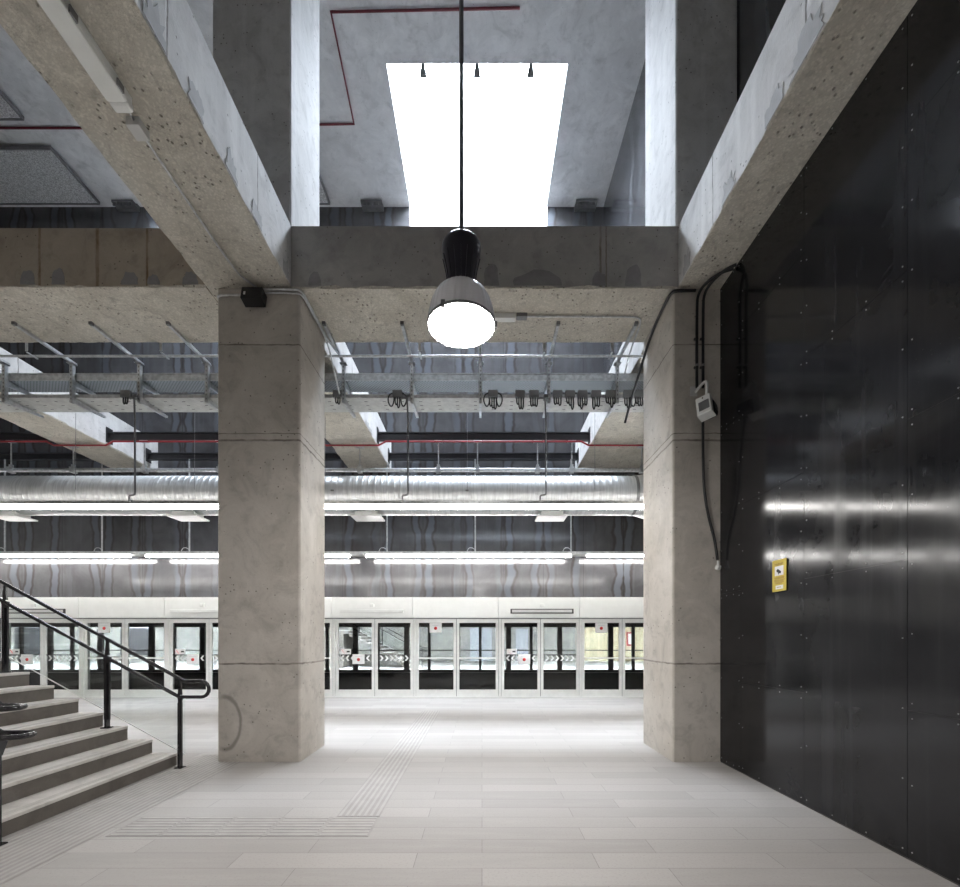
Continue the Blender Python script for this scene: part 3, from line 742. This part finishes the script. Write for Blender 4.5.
def make_bracket(x):
    t = thing('tray_bracket', (x, 7.05, 5.19), '', 'bracket', 'brackets holding the cable trays')
    b = mb(M['galv']); b.box(x-.02, x+.02, 6.17, 7.12, 5.80, 5.804); b.box(x-.02, x-.016, 6.17, 7.12, 5.804, ZS-.001); b.box(x+.016, x+.02, 6.17, 7.12, 5.804, ZS-.001)
    b.box(x-.05, x+.05, 7.0, 7.09, 5.79, 5.80); b.box(x-.022, x+.022, 6.16, 6.2, 5.796, ZS-.001, M['galv_dk']); b.build('strut', parent=t)
    b = mb(M['galv']); b.box(x-.024, x-.02, 7.03, 7.085, 5.19, 5.80); b.box(x+.02, x+.024, 7.03, 7.085, 5.19, 5.80); b.box(x-.024, x+.024, 7.03, 7.034, 5.19, 5.80)
    for k in range(9): b.box(x-.008, x+.008, 7.0285, 7.031, 5.23+.062*k, 5.26+.062*k, M['galv_dk'])
    b.build('hanger', parent=t)
    for z, L in ((5.55, .44), (5.28, .58)):
        b = mb(M['galv']); b.prism([(x-.02, 7.08, z), (x-.02, 7.08, z-.085), (x-.02, 7.08+L, z-.03), (x-.02, 7.08+L, z)], (.04, 0, 0)); b.build('arm', parent=t)
    return t
ordn = ['first', 'second', 'third', 'fourth', 'fifth', 'sixth', 'seventh']
bxs = [(-1.09+1.065*k) for k in range(-1, 4)]; left = [-4.28-1.05*k for k in range(4)]
br0 = None
for k, x in enumerate(bxs+left):
    if br0 is None: br0 = o = make_bracket(x)
    else: o = copy_tree(br0); o.location.x = x
    o['label'] = ('galvanised tray bracket between the pillars, %s counted from the left pillar' % ordn[k]) if k < 5 else ('galvanised tray bracket left of the left pillar, %s counted from that pillar' % ordn[k-5])
# thin pipe on hooks behind the cross beam
t = thing('steel_pipe', (-3, 6.75, 5.73), 'thin steel pipe on hooks just behind the cross beam', 'pipe')
b = mb(M['galv']); b.tube([(XL+.1, 6.75, 5.73), (7.5, 6.75, 5.73)], .017, seg=8); b.build('tube', parent=t)
for x in (-8.6, -6.65, -4.69, -2.75, -.91, .91, 1.9):
    b = mb(M['galv']); b.box(x-.02, x+.02, 6.612, 6.617, 5.72, 5.95); b.box(x-.012, x+.012, 6.617, 6.75, 5.702, 5.712); b.box(x-.012, x+.012, 6.74, 6.78, 5.70, 5.712); b.build('hook', parent=t)
# drop pipes
for i, px in enumerate((135, 408, 546)):
    p = P(px, 400, 7.0); x = p.x
    b = mb(M['galv_dk']); b.tube([(x-.09, 7.0, 3.67), (x-.09, 7.0, 3.73), (x-.02, 7.0, 3.74), (x, 7.0, 3.76), (x, 7.0, 3.85), (x, 7.0, 5.22), (x-.06, 7.02, 5.25), (x-.12, 7.06, 5.26)], .0145, seg=8, smooth_n=1)
    b.box(x-.035, x+.03, 6.985, 7.09, 5.24, 5.29); b.box(x-.1, x-.08, 7.0, 7.1, 3.645, 3.675)
    tag(b.build('drop_pipe'), ['dark drop pipe in front of the duct left of the left pillar', 'dark drop pipe in front of the duct left of the hanging lamp', 'dark drop pipe in front of the duct right of the hanging lamp'][i], 'pipe')
# cable loops under the tray
def make_loop(x, n, wide):
    o = None; b = mb(M['black'])
    r = random.Random(int(x*100))
    for k in range(n):
        xx = x+(k-(n-1)/2)*.035; dz = .235+r.uniform(-.07, .04)
        b.tube([(xx-.012, 7.07, 5.35), (xx-.02, 7.06, 5.35-dz*.75), (xx, 7.055, 5.35-dz), (xx+.02, 7.06, 5.35-dz*.75), (xx+.012, 7.07, 5.35)], .011, seg=6, smooth_n=1)
    if wide:
        for s_ in (-1, 1):
            b.tube([(x+s_*.05, 7.07, 5.36), (x+s_*.13, 7.06, 5.33), (x+s_*.15, 7.055, 5.22), (x+s_*.10, 7.055, 5.12), (x+s_*.06, 7.06, 5.18), (x+s_*.05, 7.07, 5.30)], .011, seg=6, smooth_n=2)
    b.box(x-.075, x+.075, 7.045, 7.10, 5.28, 5.39, M['galv_dk'], .004)
    return tag(b.build('cable_loop'), '', 'cable', 'black cable loops under the cable tray')
lp = [(493, 3, True), (520, 3, False), (534, 3, False), (557.5, 3, False), (570, 3, False), (582.5, 4, False), (596, 3, False), (610.5, 4, False), (628, 3, False), (639, 3, True)]
for i, (px, n, w) in enumerate(lp):
    o = make_loop((px-CX)*7.07/F, n, w)
    o['label'] = 'black cable loop under the tray, %s counted rightward from the hanging lamp' % (ordn+['eighth', 'ninth', 'tenth'])[i]
for i, px in enumerate((397.5, 126, 338)):
    o = make_loop((px-CX)*7.07/F, 2, i == 0)
    o['label'] = ['black cable loop under the tray left of the hanging lamp', 'black cable loop under the tray left of the left pillar', 'black cable loop just right of left pillar'][i]

# ------------------------------------------------------------------ steel rails, pipes and duct
rails = []
for Y, z0, z1, nm in ((10.2, 5.97, 6.15, 'nearer'), (11.4, 6.01, 6.18, 'farther')):
    for x0, x1, w in ((-2.348, 2.418, 'between the two long beams'), (-8.396, -3.394, 'left of the left pillar'), (XL, -9.434, 'at the far left')):
        b = mb(M['ibeam']); b.box(x0+.01, x1-.01, Y-.05, Y+.05, z0, z0+.025); b.box(x0+.01, x1-.01, Y-.05, Y+.05, z1-.025, z1); b.box(x0+.01, x1-.01, Y-.008, Y+.008, z0+.025, z1-.025)
        o = tag(b.build('steel_rail'), 'dark steel I-section %s above the duct, the %s of two' % (w, nm), 'steel rail', kind='thing')
        b = mb(M['ibeam']); b.box(x0, x0+.012, Y-.09, Y+.09, z0-.06, z1+.1); b.box(x1-.012, x1, Y-.09, Y+.09, z0-.06, z1+.1); b.build('end_plate', parent=o)
# red sprinkler pipe
b = mb(M['red']); zl, zh = 5.80, 5.885; pts = [(XL+.05, 10.04, zh)]
for x0, x1 in ((-9.43, -8.4), (-3.39, -2.352), (2.42, 4.7)):
    pts += [(x0-.22, 10.04, zh), (x0-.06, 10.04, zl), (x1+.06, 10.04, zl), (x1+.22, 10.04, zh)]
pts += [(7.9, 10.04, zh)]
b.tube(pts, .019, seg=8); o = tag(b.build('sprinkler_pipe'), 'thin red pipe running under the beams above the duct', 'pipe')
b = mb(M['maroon']); b.tube([PZ(520, 8, 12.66), PZ(331, 12, 12.66), PZ(354, 124, 12.66), PZ(300, 125, 12.66), (-4.9, PZ(300, 125, 12.66).y, 12.66)], .022, seg=8)
tag(b.build('sprinkler_pipe'), 'red pipe bent round the near left corner of the skylight on the ceiling', 'pipe')
b = mb(M['maroon']); p = PZ(40, 128, 12.66); b.tube([(XL+.05, p.y, 12.66), (-8.4, p.y, 12.66)], .022, seg=8)
tag(b.build('sprinkler_pipe'), 'red pipe on the ceiling at upper left beside the acoustic boards', 'pipe')
# conduit above the duct
t = thing('conduit', (-3, 10.2, 5.31), 'pale horizontal conduit with clamps just above the round duct', 'conduit')
b = mb(M['galv']); b.tube([(XL+.05, 10.2, 5.31), (7.8, 10.2, 5.31)], .045, seg=10); b.build('tube', parent=t)
for x in (-11.8, -10.6, -9.2, -7.6, -5.9, -4.6, -2.75, -.98, -.1, 1.25, 2.02, 3.6):
    b = mb(M['galv']); b.box(x-.03, x+.03, 10.17, 10.23, 5.355, 5.43); zt = 5.97 if x < 2.4 and not (-9.43 < x < -8.4 or -3.39 < x < -2.35) else ZS
    b.tube([(x, 10.2, 5.4), (x, 10.2, zt)], .014, seg=6); b.box(x-.09, x+.09, 10.16, 10.24, zt-.03, zt); b.box(x-.05, x+.05, 10.14, 10.26, 5.25, 5.37)
    b.build('clamp', parent=t)
# spiral duct
DY, DZ, DR = 9.2, 4.415, .385
t = thing('air_duct', (-4, DY, DZ-DR), 'round spiral zinc air duct hung across the hall above the light strip', 'duct')
b = mb(M['duct']); prof = []; x = XL+.05; seg = 40
xs = []
while x < 2.95:
    xs += [(x, DR), (x+.100, DR), (x+.106, DR+.003), (x+.117, DR+.003), (x+.123, DR)]; x += .125
vs = [(px_, DY+r*math.cos(2*PI*k/seg), DZ+r*math.sin(2*PI*k/seg)) for px_, r in xs for k in range(seg)]
b.faces(vs, [(i*seg+k, i*seg+(k+1) % seg, (i+1)*seg+(k+1) % seg, (i+1)*seg+k) for i in range(len(xs)-1) for k in range(seg)], None, True)
b.build('duct_tube', parent=t)
b = mb(M['duct']); xe = xs[-1][0]; sq = []
for k in range(seg):
    a = 2*PI*k/seg; c, s_ = math.cos(a), math.sin(a); q = max(abs(c), abs(s_)); sq.append((xe+.75, DY+c/q*.48, DZ+s_/q*.46))
vs = [(xe, DY+DR*math.cos(2*PI*k/seg), DZ+DR*math.sin(2*PI*k/seg)) for k in range(seg)]+sq+[(7.8, y, z) for _, y, z in sq]
b.faces(vs, [(i*seg+k, i*seg+(k+1) % seg, (i+1)*seg+(k+1) % seg, (i+1)*seg+k) for i in range(2) for k in range(seg)])
b.box(xe+.72, xe+.78, DY-.52, DY+.52, DZ-.50, DZ-.455); b.build('transition', parent=t)
b = mb(M['galv_dk']); b.lathe([(DR+.012, -.03), (DR+.016, 0), (DR+.012, .03)], (0, 0, 0), 40)
for v in b.bm.verts: v.co = Vector((xe+v.co.z, DY+v.co.x, DZ+v.co.y))
b.build('joint_ring', parent=t)
for px in (12, 188, 368, 551):
    x = (px-CX)*DY/F
    b = mb(M['plastic']); b.box(x-.30, x+.30, 8.98, 9.44, 3.955, 3.985, bev=.006); b.box(x-.22, x+.22, 9.04, 9.36, 3.985, 4.07); b.build('air_grille', parent=t)
for px in (-40, 93, 207, 332, 468, 590):
    x = (px-CX)*DY/F
    b = mb(M['galv_dk']); b.tube([(x, DY-DR-.012, DZ), (x, DY-DR-.012, DZ+.2), (x, DY-DR-.005, 5.9)], .004, seg=6); b.build('hanger_wire', parent=t)
for px in (332, 467):
    b = mb(M['galv_dk']); x = (px-CX)*8.8/F; b.box(x-.03, x+.03, DY-DR-.012, DY-DR+.01, DZ-.03, DZ+.0); b.build('inspection_tab', parent=t)

# ------------------------------------------------------------------ platform doors
KPX = F/YW
def dx(px): return (px-CX)/KPX
DF = YW-.10                                # front plane of leaves
HEAD0, HEAD1 = 2.045, 2.57
t = thing('door_fascia', (-3, YW, HEAD0), 'white panelled fascia above the glass platform doors', 'fascia')
per = 164.4; joints = []
for k in range(-4, 5):
    joints += [333.5+per*k, 413.5+per*k]
joints = [v for v in joints if XL < dx(v) < XR]; ends = [XL+.02]+[dx(v) for v in joints]+[XR-.02]
for a, c in zip(ends[:-1], ends[1:]):
    b = mb(M['fascia']); b.box(a+.005, c-.005, DF-.08, YW+.1, HEAD0, HEAD1, bev=.006); b.build('fascia_panel', parent=t)
b = mb(M['galv_dk']); b.box(XL+.02, XR-.02, DF-.03, YW+.08, HEAD0-.02, HEAD0+.01); b.build('track_rail', parent=t)
def chevron(b, x, z, d, s=.05):
    s_ = s*d
    b.prism([(x-s_, DF+.012, z+s*1.35), (x-.1*s_, DF+.012, z+s*1.35), (x+s_, DF+.012, z), (x-.1*s_, DF+.012, z-s*1.35), (x-s_, DF+.012, z-s*1.35), (x, DF+.012, z)], (0, -.002, 0))
def leaf(parent, x0, x1, sliding, side, notice):
    fr, zt, zb = .075, 2.02, .03
    b = mb(M['alu'])
    b.box(x0+.006, x0+fr, DF, DF+.05, zb, zt); b.box(x1-fr, x1-.006, DF, DF+.05, zb, zt)
    b.box(x0+fr, x1-fr, DF, DF+.05, zb, .20); b.box(x0+fr, x1-fr, DF, DF+.05, zt-.10, zt)
    b.box(x0+.0, x0+.006, DF+.01, DF+.04, zb, zt, M['ink']); b.box(x1-.006, x1, DF+.01, DF+.04, zb, zt, M['ink'])
    l = b.build('door_leaf', parent=parent)
    b = mb(M['glass']); b.box(x0+fr, x1-fr, DF+.018, DF+.026, .20, zt-.10); b.build('glass_pane', parent=l)
    zc = 1.53-20/KPX
    if sliding:
        b = mb(M['ink']); b.box(x0+fr, x1-fr, DF+.006, DF+.018, zc+.07, zc+.095); b.build('guard_bar', parent=l)
        b = mb(M['paper']); n = 6
        for k in range(n):
            x = x0+fr+.10+(x1-x0-2*fr-.2)*k/(n-1)
            chevron(b, x, zc, side)
        b.build('chevron_marking', parent=l)
    else:
        b = mb(M['alu']); b.box(x0+fr, x1-fr, DF-.01, DF+.012, zc-.015, zc+.02); b.build('push_bar', parent=l)
    for nx, nz, kind in notice:
        w, h = ((.155, .125) if kind == 'n' else (.13, .07))
        b = mb(M['paper']); b.box(nx-w, nx+w, DF+.003, DF+.007, nz-h, nz+h)
        if kind == 'n':
            b.lathe([(.0005, 0), (.042, 0), (.042, .002)], (0, 0, 0), 14, M['red_ink'])
            for v in list(b.bm.verts)[-42:]:
                co = v.co.copy(); v.co = Vector((nx+co.x, DF+.0015+co.z*.5, nz+co.y-.01))
            b.box(nx-.09, nx+.09, DF+.0015, DF+.003, nz+.062, nz+.07, M['plastic'])
        else:
            b.bar((nx-.10, DF+.002, nz+.05), (nx-.03, DF+.002, nz-.05), .002, .03, M['red_ink'], Vector((0, 1, 0)))
            b.box(nx+.02, nx+.10, DF+.0015, DF+.003, nz-.02, nz+.02, M['ink'])
        b.build('notice', parent=l)
zn = 1.53-21/KPX; zs = 1.53-13.5/KPX; zh_ = 1.53+10/KPX
lab_s = {-3: 'glass sliding door pair far left of the stairs', -2: 'glass sliding door pair with chevrons seen above the stairs at the left edge', -1: 'glass sliding door pair with chevrons just left of the left pillar',
         0: 'glass sliding door pair with chevrons just right of the left pillar', 1: 'glass sliding door pair with chevrons under the dark framed fascia display', 2: 'glass sliding door pair hidden beyond the right pillar'}
lab_f = {-3: 'glass door pair beyond the left edge', -2: 'fixed glass door pair behind the handrail, with paper notice at its top', -1: 'fixed glass door pair behind the left pillar', 0: 'fixed glass door pair centred below the hanging lamp, with notice at its top',
         1: 'fixed glass door pair beside the right pillar, with notice at its top', 2: 'fixed glass door pair at the right end'}
for k in range(-3, 3):
    a = dx(335.5+per*k); m_ = dx(375.6+per*k); c = dx(415.2+per*k); d = dx(456.6+per*k); e_ = dx(499.7+per*k)
    if a > XL and c < XR:
        t = thing('platform_door', ((a+c)/2, YW, 0), lab_s[k], 'door', kind='thing')
        leaf(t, a+.03, m_, True, -1, [(dx(359.5+per*k), zn, 'n'), (dx(347+per*k), zs, 's')]); leaf(t, m_, c-.03, True, 1, [])
    if c > XL and e_ < XR:
        t = thing('platform_door', ((c+e_)/2, YW, 0), lab_f[k], 'door', kind='thing')
        leaf(t, c+.03, d, False, 1, [(dx(436+per*k), zh_, 'n')]); leaf(t, d, e_-.03, False, 1, [])
    for xx in (a, c, e_):
        pass
# posts between door bays: one frame
t = thing('glazing_support', (-3, YW, 0), 'pale aluminium frame posts and sill of the platform doors', 'support', kind='thing')
b = mb(M['alu']); b.box(XL+.02, XR-.02, DF-.03, YW+.1, .001, .03); b.build('sill', parent=t)
for k in range(-3, 4):
    for px in (335.5, 415.2):
        x = dx(px+per*k)
        if XL < x < XR: 
            b = mb(M['alu']); b.box(x-.028, x+.028, DF-.02, YW+.08, .03, HEAD0-.02); b.build('post', parent=t)
# fascia displays and sensors
for i, (p0, p1, dark) in enumerate(((10, 72, True), (176, 238, False), (343, 405, False), (510, 572, True))):
    x0, x1 = dx(p0), dx(p1); F0 = DF-.08
    if dark:
        t = thing('display_bar', ((x0+x1)/2, F0, 2.17), ['dark framed display strip on the fascia at the left edge', 'dark framed display strip on the fascia right of centre'][i > 1], 'display')
        b = mb(M['ink']); b.box(x0, x1, F0-.03, F0+.006, 2.155, 2.275, bev=.004); b.build('frame', parent=t)
        b = mb(M['plastic']); b.box(x0+.04, x1-.04, F0-.034, F0-.028, 2.18, 2.25); b.build('screen', parent=t)
    else:
        t = thing('display_bar', ((x0+x1)/2, F0, 2.17), ['white strip fixture on the fascia left of the left pillar', 'white strip fixture on the fascia just right of left pillar'][i-1], 'display')
        b = mb(M['white']); b.box(x0, x1, F0-.06, F0+.006, 2.17, 2.25, bev=.008); b.build('lamp_body', parent=t)
    b = mb(M['white']); xm = (x0+x1)/2; b.box(xm-.05, xm+.05, F0-.05, F0+.006, 2.32, 2.40, bev=.01)
    tag(b.build('sensor'), 'small white sensor box above the %s' % ['display strip at the left edge', 'white strip left of the left pillar', 'white strip right of the left pillar', 'dark framed display right of centre'][i], 'sensor')

# ------------------------------------------------------------------ tracks and opposite platform
b = mb(M['track']); b.box(-36, XR+8, YW+.12, 20.3, -1.25, -1.1); struct(b.build('floor_track'), 'dark track bed beyond the platform doors', 'track')
b = mb(M['track']); b.box(-36, XR+8, YW+.12, YW+.2, -1.1, -.3); b.box(-36, XR+8, 20.2, 20.3, -1.1, -.02); struct(b.build('trim_1'), 'dark platform edges beside the track', 'platform edge')
b = mb(M['ibeam']); b.box(-36, XR+8, YW+.25, 20.6, 3.0, 3.2); struct(b.build('ceiling_track'), 'dark ceiling over the track', 'ceiling')
for i, y in enumerate((13.4, 14.85, 17.2, 18.65)):
    b = mb(M['galv_dk']); b.box(-36, XR+8, y-.035, y+.035, -1.1, -.96); tag(b.build('track_rail'), 'steel running rail on the dark track bed, %s from the doors' % ordn[i], 'rail', kind='thing')
M['floor2'] = simple('pale_platform_floor', (.62, .62, .60), .6, var=.03)
b = mb(M['floor2']); b.box(-36, XR+8, 20.3, 30.2, -.3, 0); struct(b.build('floor_opposite'), 'pale floor of the opposite platform', 'floor')
b = mb(M['opp_wall']); b.box(-36, 6.6, 30, 30.3, 0, 4.5); struct(b.build('wall_opposite'), 'grey wall of the opposite platform', 'wall')
b = mb(M['rock']); b.box(6.6, XR+8, 29.9, 30.3, 0, 4.5); struct(b.build('wall_opposite_rock'), 'ochre stone wall at the right of the opposite platform', 'wall')
b = mb(M['ceil']); b.box(-36, XR+8, 20.6, 30.3, 4.5, 4.7); struct(b.build('ceiling_opposite'), 'ceiling of the opposite platform', 'ceiling')
b = mb(M['opp_wall']); b.box(-36.2, -36, YW+.2, 30.3, -1.25, 4.7); b.box(XR+8, XR+8.2, YW+.2, 30.3, -1.25, 4.7)
b.box(-36, XL-.3, YW+.2, YW+.25, -1.2, 3.1); b.box(XR+.3, XR+8, YW+.2, YW+.25, -1.2, 3.1); struct(b.build('wall_ends'), 'end walls of the track hall', 'wall')
t = thing('door_screen', (-3, 20.4, 0), 'glass door screen along the opposite platform, frames coloured as unlit silhouettes', 'door screen', kind='thing')
b = mb(M['black']); b.box(-36, XR+8, 20.36, 20.5, 2.02, 3.0); b.box(-36, XR+8, 20.36, 20.5, 0, .10); b.build('head_rail', parent=t)  # black stands in for frames left unlit on the track side
k = 0; x = -35.6
while x < 9:
    b = mb(M['black']); w = .22 if k % 2 == 0 else .12; b.box(x-w/2, x+w/2, 20.38, 20.5, .1, 2.02); b.build('post', parent=t); x += 1.28 if k % 2 else 1.02; k += 1
b = mb(M['ink']); b.box(-36, XR+8, 20.40, 20.44, .95, 1.0); b.build('guard_bar', parent=t)
b = mb(M['clear']); b.box(-36, XR+8, 20.44, 20.446, .1, 2.02); b.build('glass_pane', parent=t)
for i, Y in enumerate((22.5, 26.5)):
    t = thing('light_strip', (-3, Y, 3.9), 'glowing light strip over the opposite platform, the %s one' % ['nearer', 'farther'][i], 'light strip')
    b = mb(M['tube3']); b.box(-34, 14, Y-.05, Y+.05, 3.9, 3.95); b.build('diffuser', parent=t)
    b = mb(M['plastic']); b.box(-34, 14, Y-.06, Y+.06, 3.95, 4.0)
    for x in range(-33, 14, 3): b.tube([(x, Y, 4.0), (x, Y, 4.49)], .012, seg=6)
    b.build('housing', parent=t)
s2 = copy_tree(stairs); s2.location = (-3.55, 24.5, 0); s2['label'] = 'staircase on the opposite platform seen through the glass doors'
h2 = copy_tree(hr); h2.location = (-3.2, 23.4, 0); h2['label'] = 'dark handrail on the opposite platform seen through the glass doors'
M['board'] = simple('blue_grey_board', (.40, .42, .46), .5)
for i, (p0, p1, yt, yb, mk, nm, lb_, ct) in enumerate([(470, 492, 628, 661, 'board', 'service_door', 'pale blue grey service door on the opposite platform wall', 'door'),
        (516, 528, 629, 661, 'board', 'service_door', 'narrow blue grey door on the opposite wall right of the hanging lamp', 'door'),
        (120, 150, 628, 655, 'ibeam', 'poster_board', 'dark poster board on the opposite wall left of the left pillar', 'board'),
        (14, 45, 628, 655, 'ibeam', 'poster_board', 'dark poster board on the opposite wall at the left edge', 'board')]):
    Y = 29.9; a, c = P(p0, yt, Y), P(p1, yb, Y)
    b = mb(M[mk]); b.box(a.x, c.x, 29.93, 29.995, max(0.002, c.z), a.z); o = tag(b.build(nm), lb_, ct, kind='thing')
    b = mb(M['galv']); b.box(c.x-.16, c.x-.12, 29.9, 29.94, 1.0, 1.15) if 'door' in nm else b.box(a.x, c.x, 29.9, 29.94, a.z, a.z+.05); b.build('handle' if 'door' in nm else 'top_rail', parent=o)
a, c = P(627, 632, 29.8), P(634, 646, 29.8)
b = mb(M['red']); b.box(a.x, c.x, 29.82, 29.9, c.z, a.z); o = tag(b.build('hose_cabinet'), 'red framed fire hose cabinet on the ochre wall seen through the doors', 'cabinet')
b = mb(M['plastic']); b.box(a.x+.09, c.x-.09, 29.80, 29.83, c.z+.12, a.z-.12); b.build('cabinet_door', parent=o)

# ------------------------------------------------------------------ ceiling fittings
for i, (x1, y0, y1, x0) in enumerate([(-9.75, 10.24, 11.5, -12.6), (-9.78, 8.35, 9.62, -12.6), (-3.9, 10.24, 11.5, -4.75)]):
    t = thing('acoustic_panel', ((x0+x1)/2, (y0+y1)/2, 12.55), ['grey speckled acoustic board under the ceiling at upper left, the farther one', 'grey speckled acoustic board under the ceiling, cut by the left picture edge', 'grey acoustic board corner just right of the upper left pillar'][i], 'acoustic panel')
    b = mb(M['acoustic']); b.box(x0, x1, y0, y1, 12.57, 12.61); b.build('board', parent=t)
    b = mb(M['galv_dk'])
    for q in ((x0-.03, x0, y0-.03, y1+.03), (x1, x1+.03, y0-.03, y1+.03), (x0, x1, y0-.03, y0), (x0, x1, y1, y1+.03)): b.box(*q, 12.55, 12.63)
    b.build('frame', parent=t)
    b = mb(M['galv_dk'])
    for x in (x0+.1, x1-.1):
        for y in (y0+.1, y1-.1): b.tube([(x, y, 12.61), (x, y, ZC)], .008, seg=6)
    b.build('hanger', parent=t)
for i, px in enumerate((372, 586, 125)):
    p = P(px, 208.5, 11.6)
    b = mb(M['galv_dk']); b.box(p.x-.27, p.x+.27, 11.5, 11.72, 12.60, 12.66); b.box(p.x-.27, p.x+.27, 11.66, YW, 12.58, ZC)
    for k in range(6): b.box(p.x-.24+.09*k, p.x-.21+.09*k, 11.5, 11.53, 12.52, 12.6)
    tag(b.build('clamp_bracket'), 'grey clamp bracket at the ceiling edge %s' % ['left of the skylight', 'right of the skylight', 'at upper left beyond the acoustic boards'][i], 'bracket')
for i, px in enumerate((423, 477, 531)):
    p = P(px, 66, 8.86)
    b = mb(M['galv_dk']); b.box(p.x-.04, p.x+.04, SY0+.022, SY0+.08, ZC+.02, ZC+.1); b.prism([(p.x-.03, SY0+.03, ZC+.03), (p.x+.03, SY0+.03, ZC+.03), (p.x+.07, SY0+.10, ZC-.12), (p.x-.07, SY0+.10, ZC-.12)], (0, .05, .0))
    tag(b.build('skylight_clip'), 'small dark clip on the near edge of the skylight, %s' % ['left of the lamp rod', 'just right of the lamp rod', 'nearest its right corner'][i], 'clip')

# ------------------------------------------------------------------ daylight
w = bpy.data.worlds.new('sky'); S.world = w; w.use_nodes = True
bg = w.node_tree.nodes['Background']; bg.inputs[0].default_value = (.84, .92, 1.0, 1); bg.inputs[1].default_value = 105
for a, c in SKY:
    ld = bpy.data.lights.new('skylight_portal', 'AREA'); ld.shape = 'RECTANGLE'; ld.size = c-a; ld.size_y = YW-SY0; ld.cycles.is_portal = True
    lo = bpy.data.objects.new('skylight_portal', ld); C.objects.link(lo); lo.location = ((a+c)/2, (SY0+YW)/2, SZ-.08)
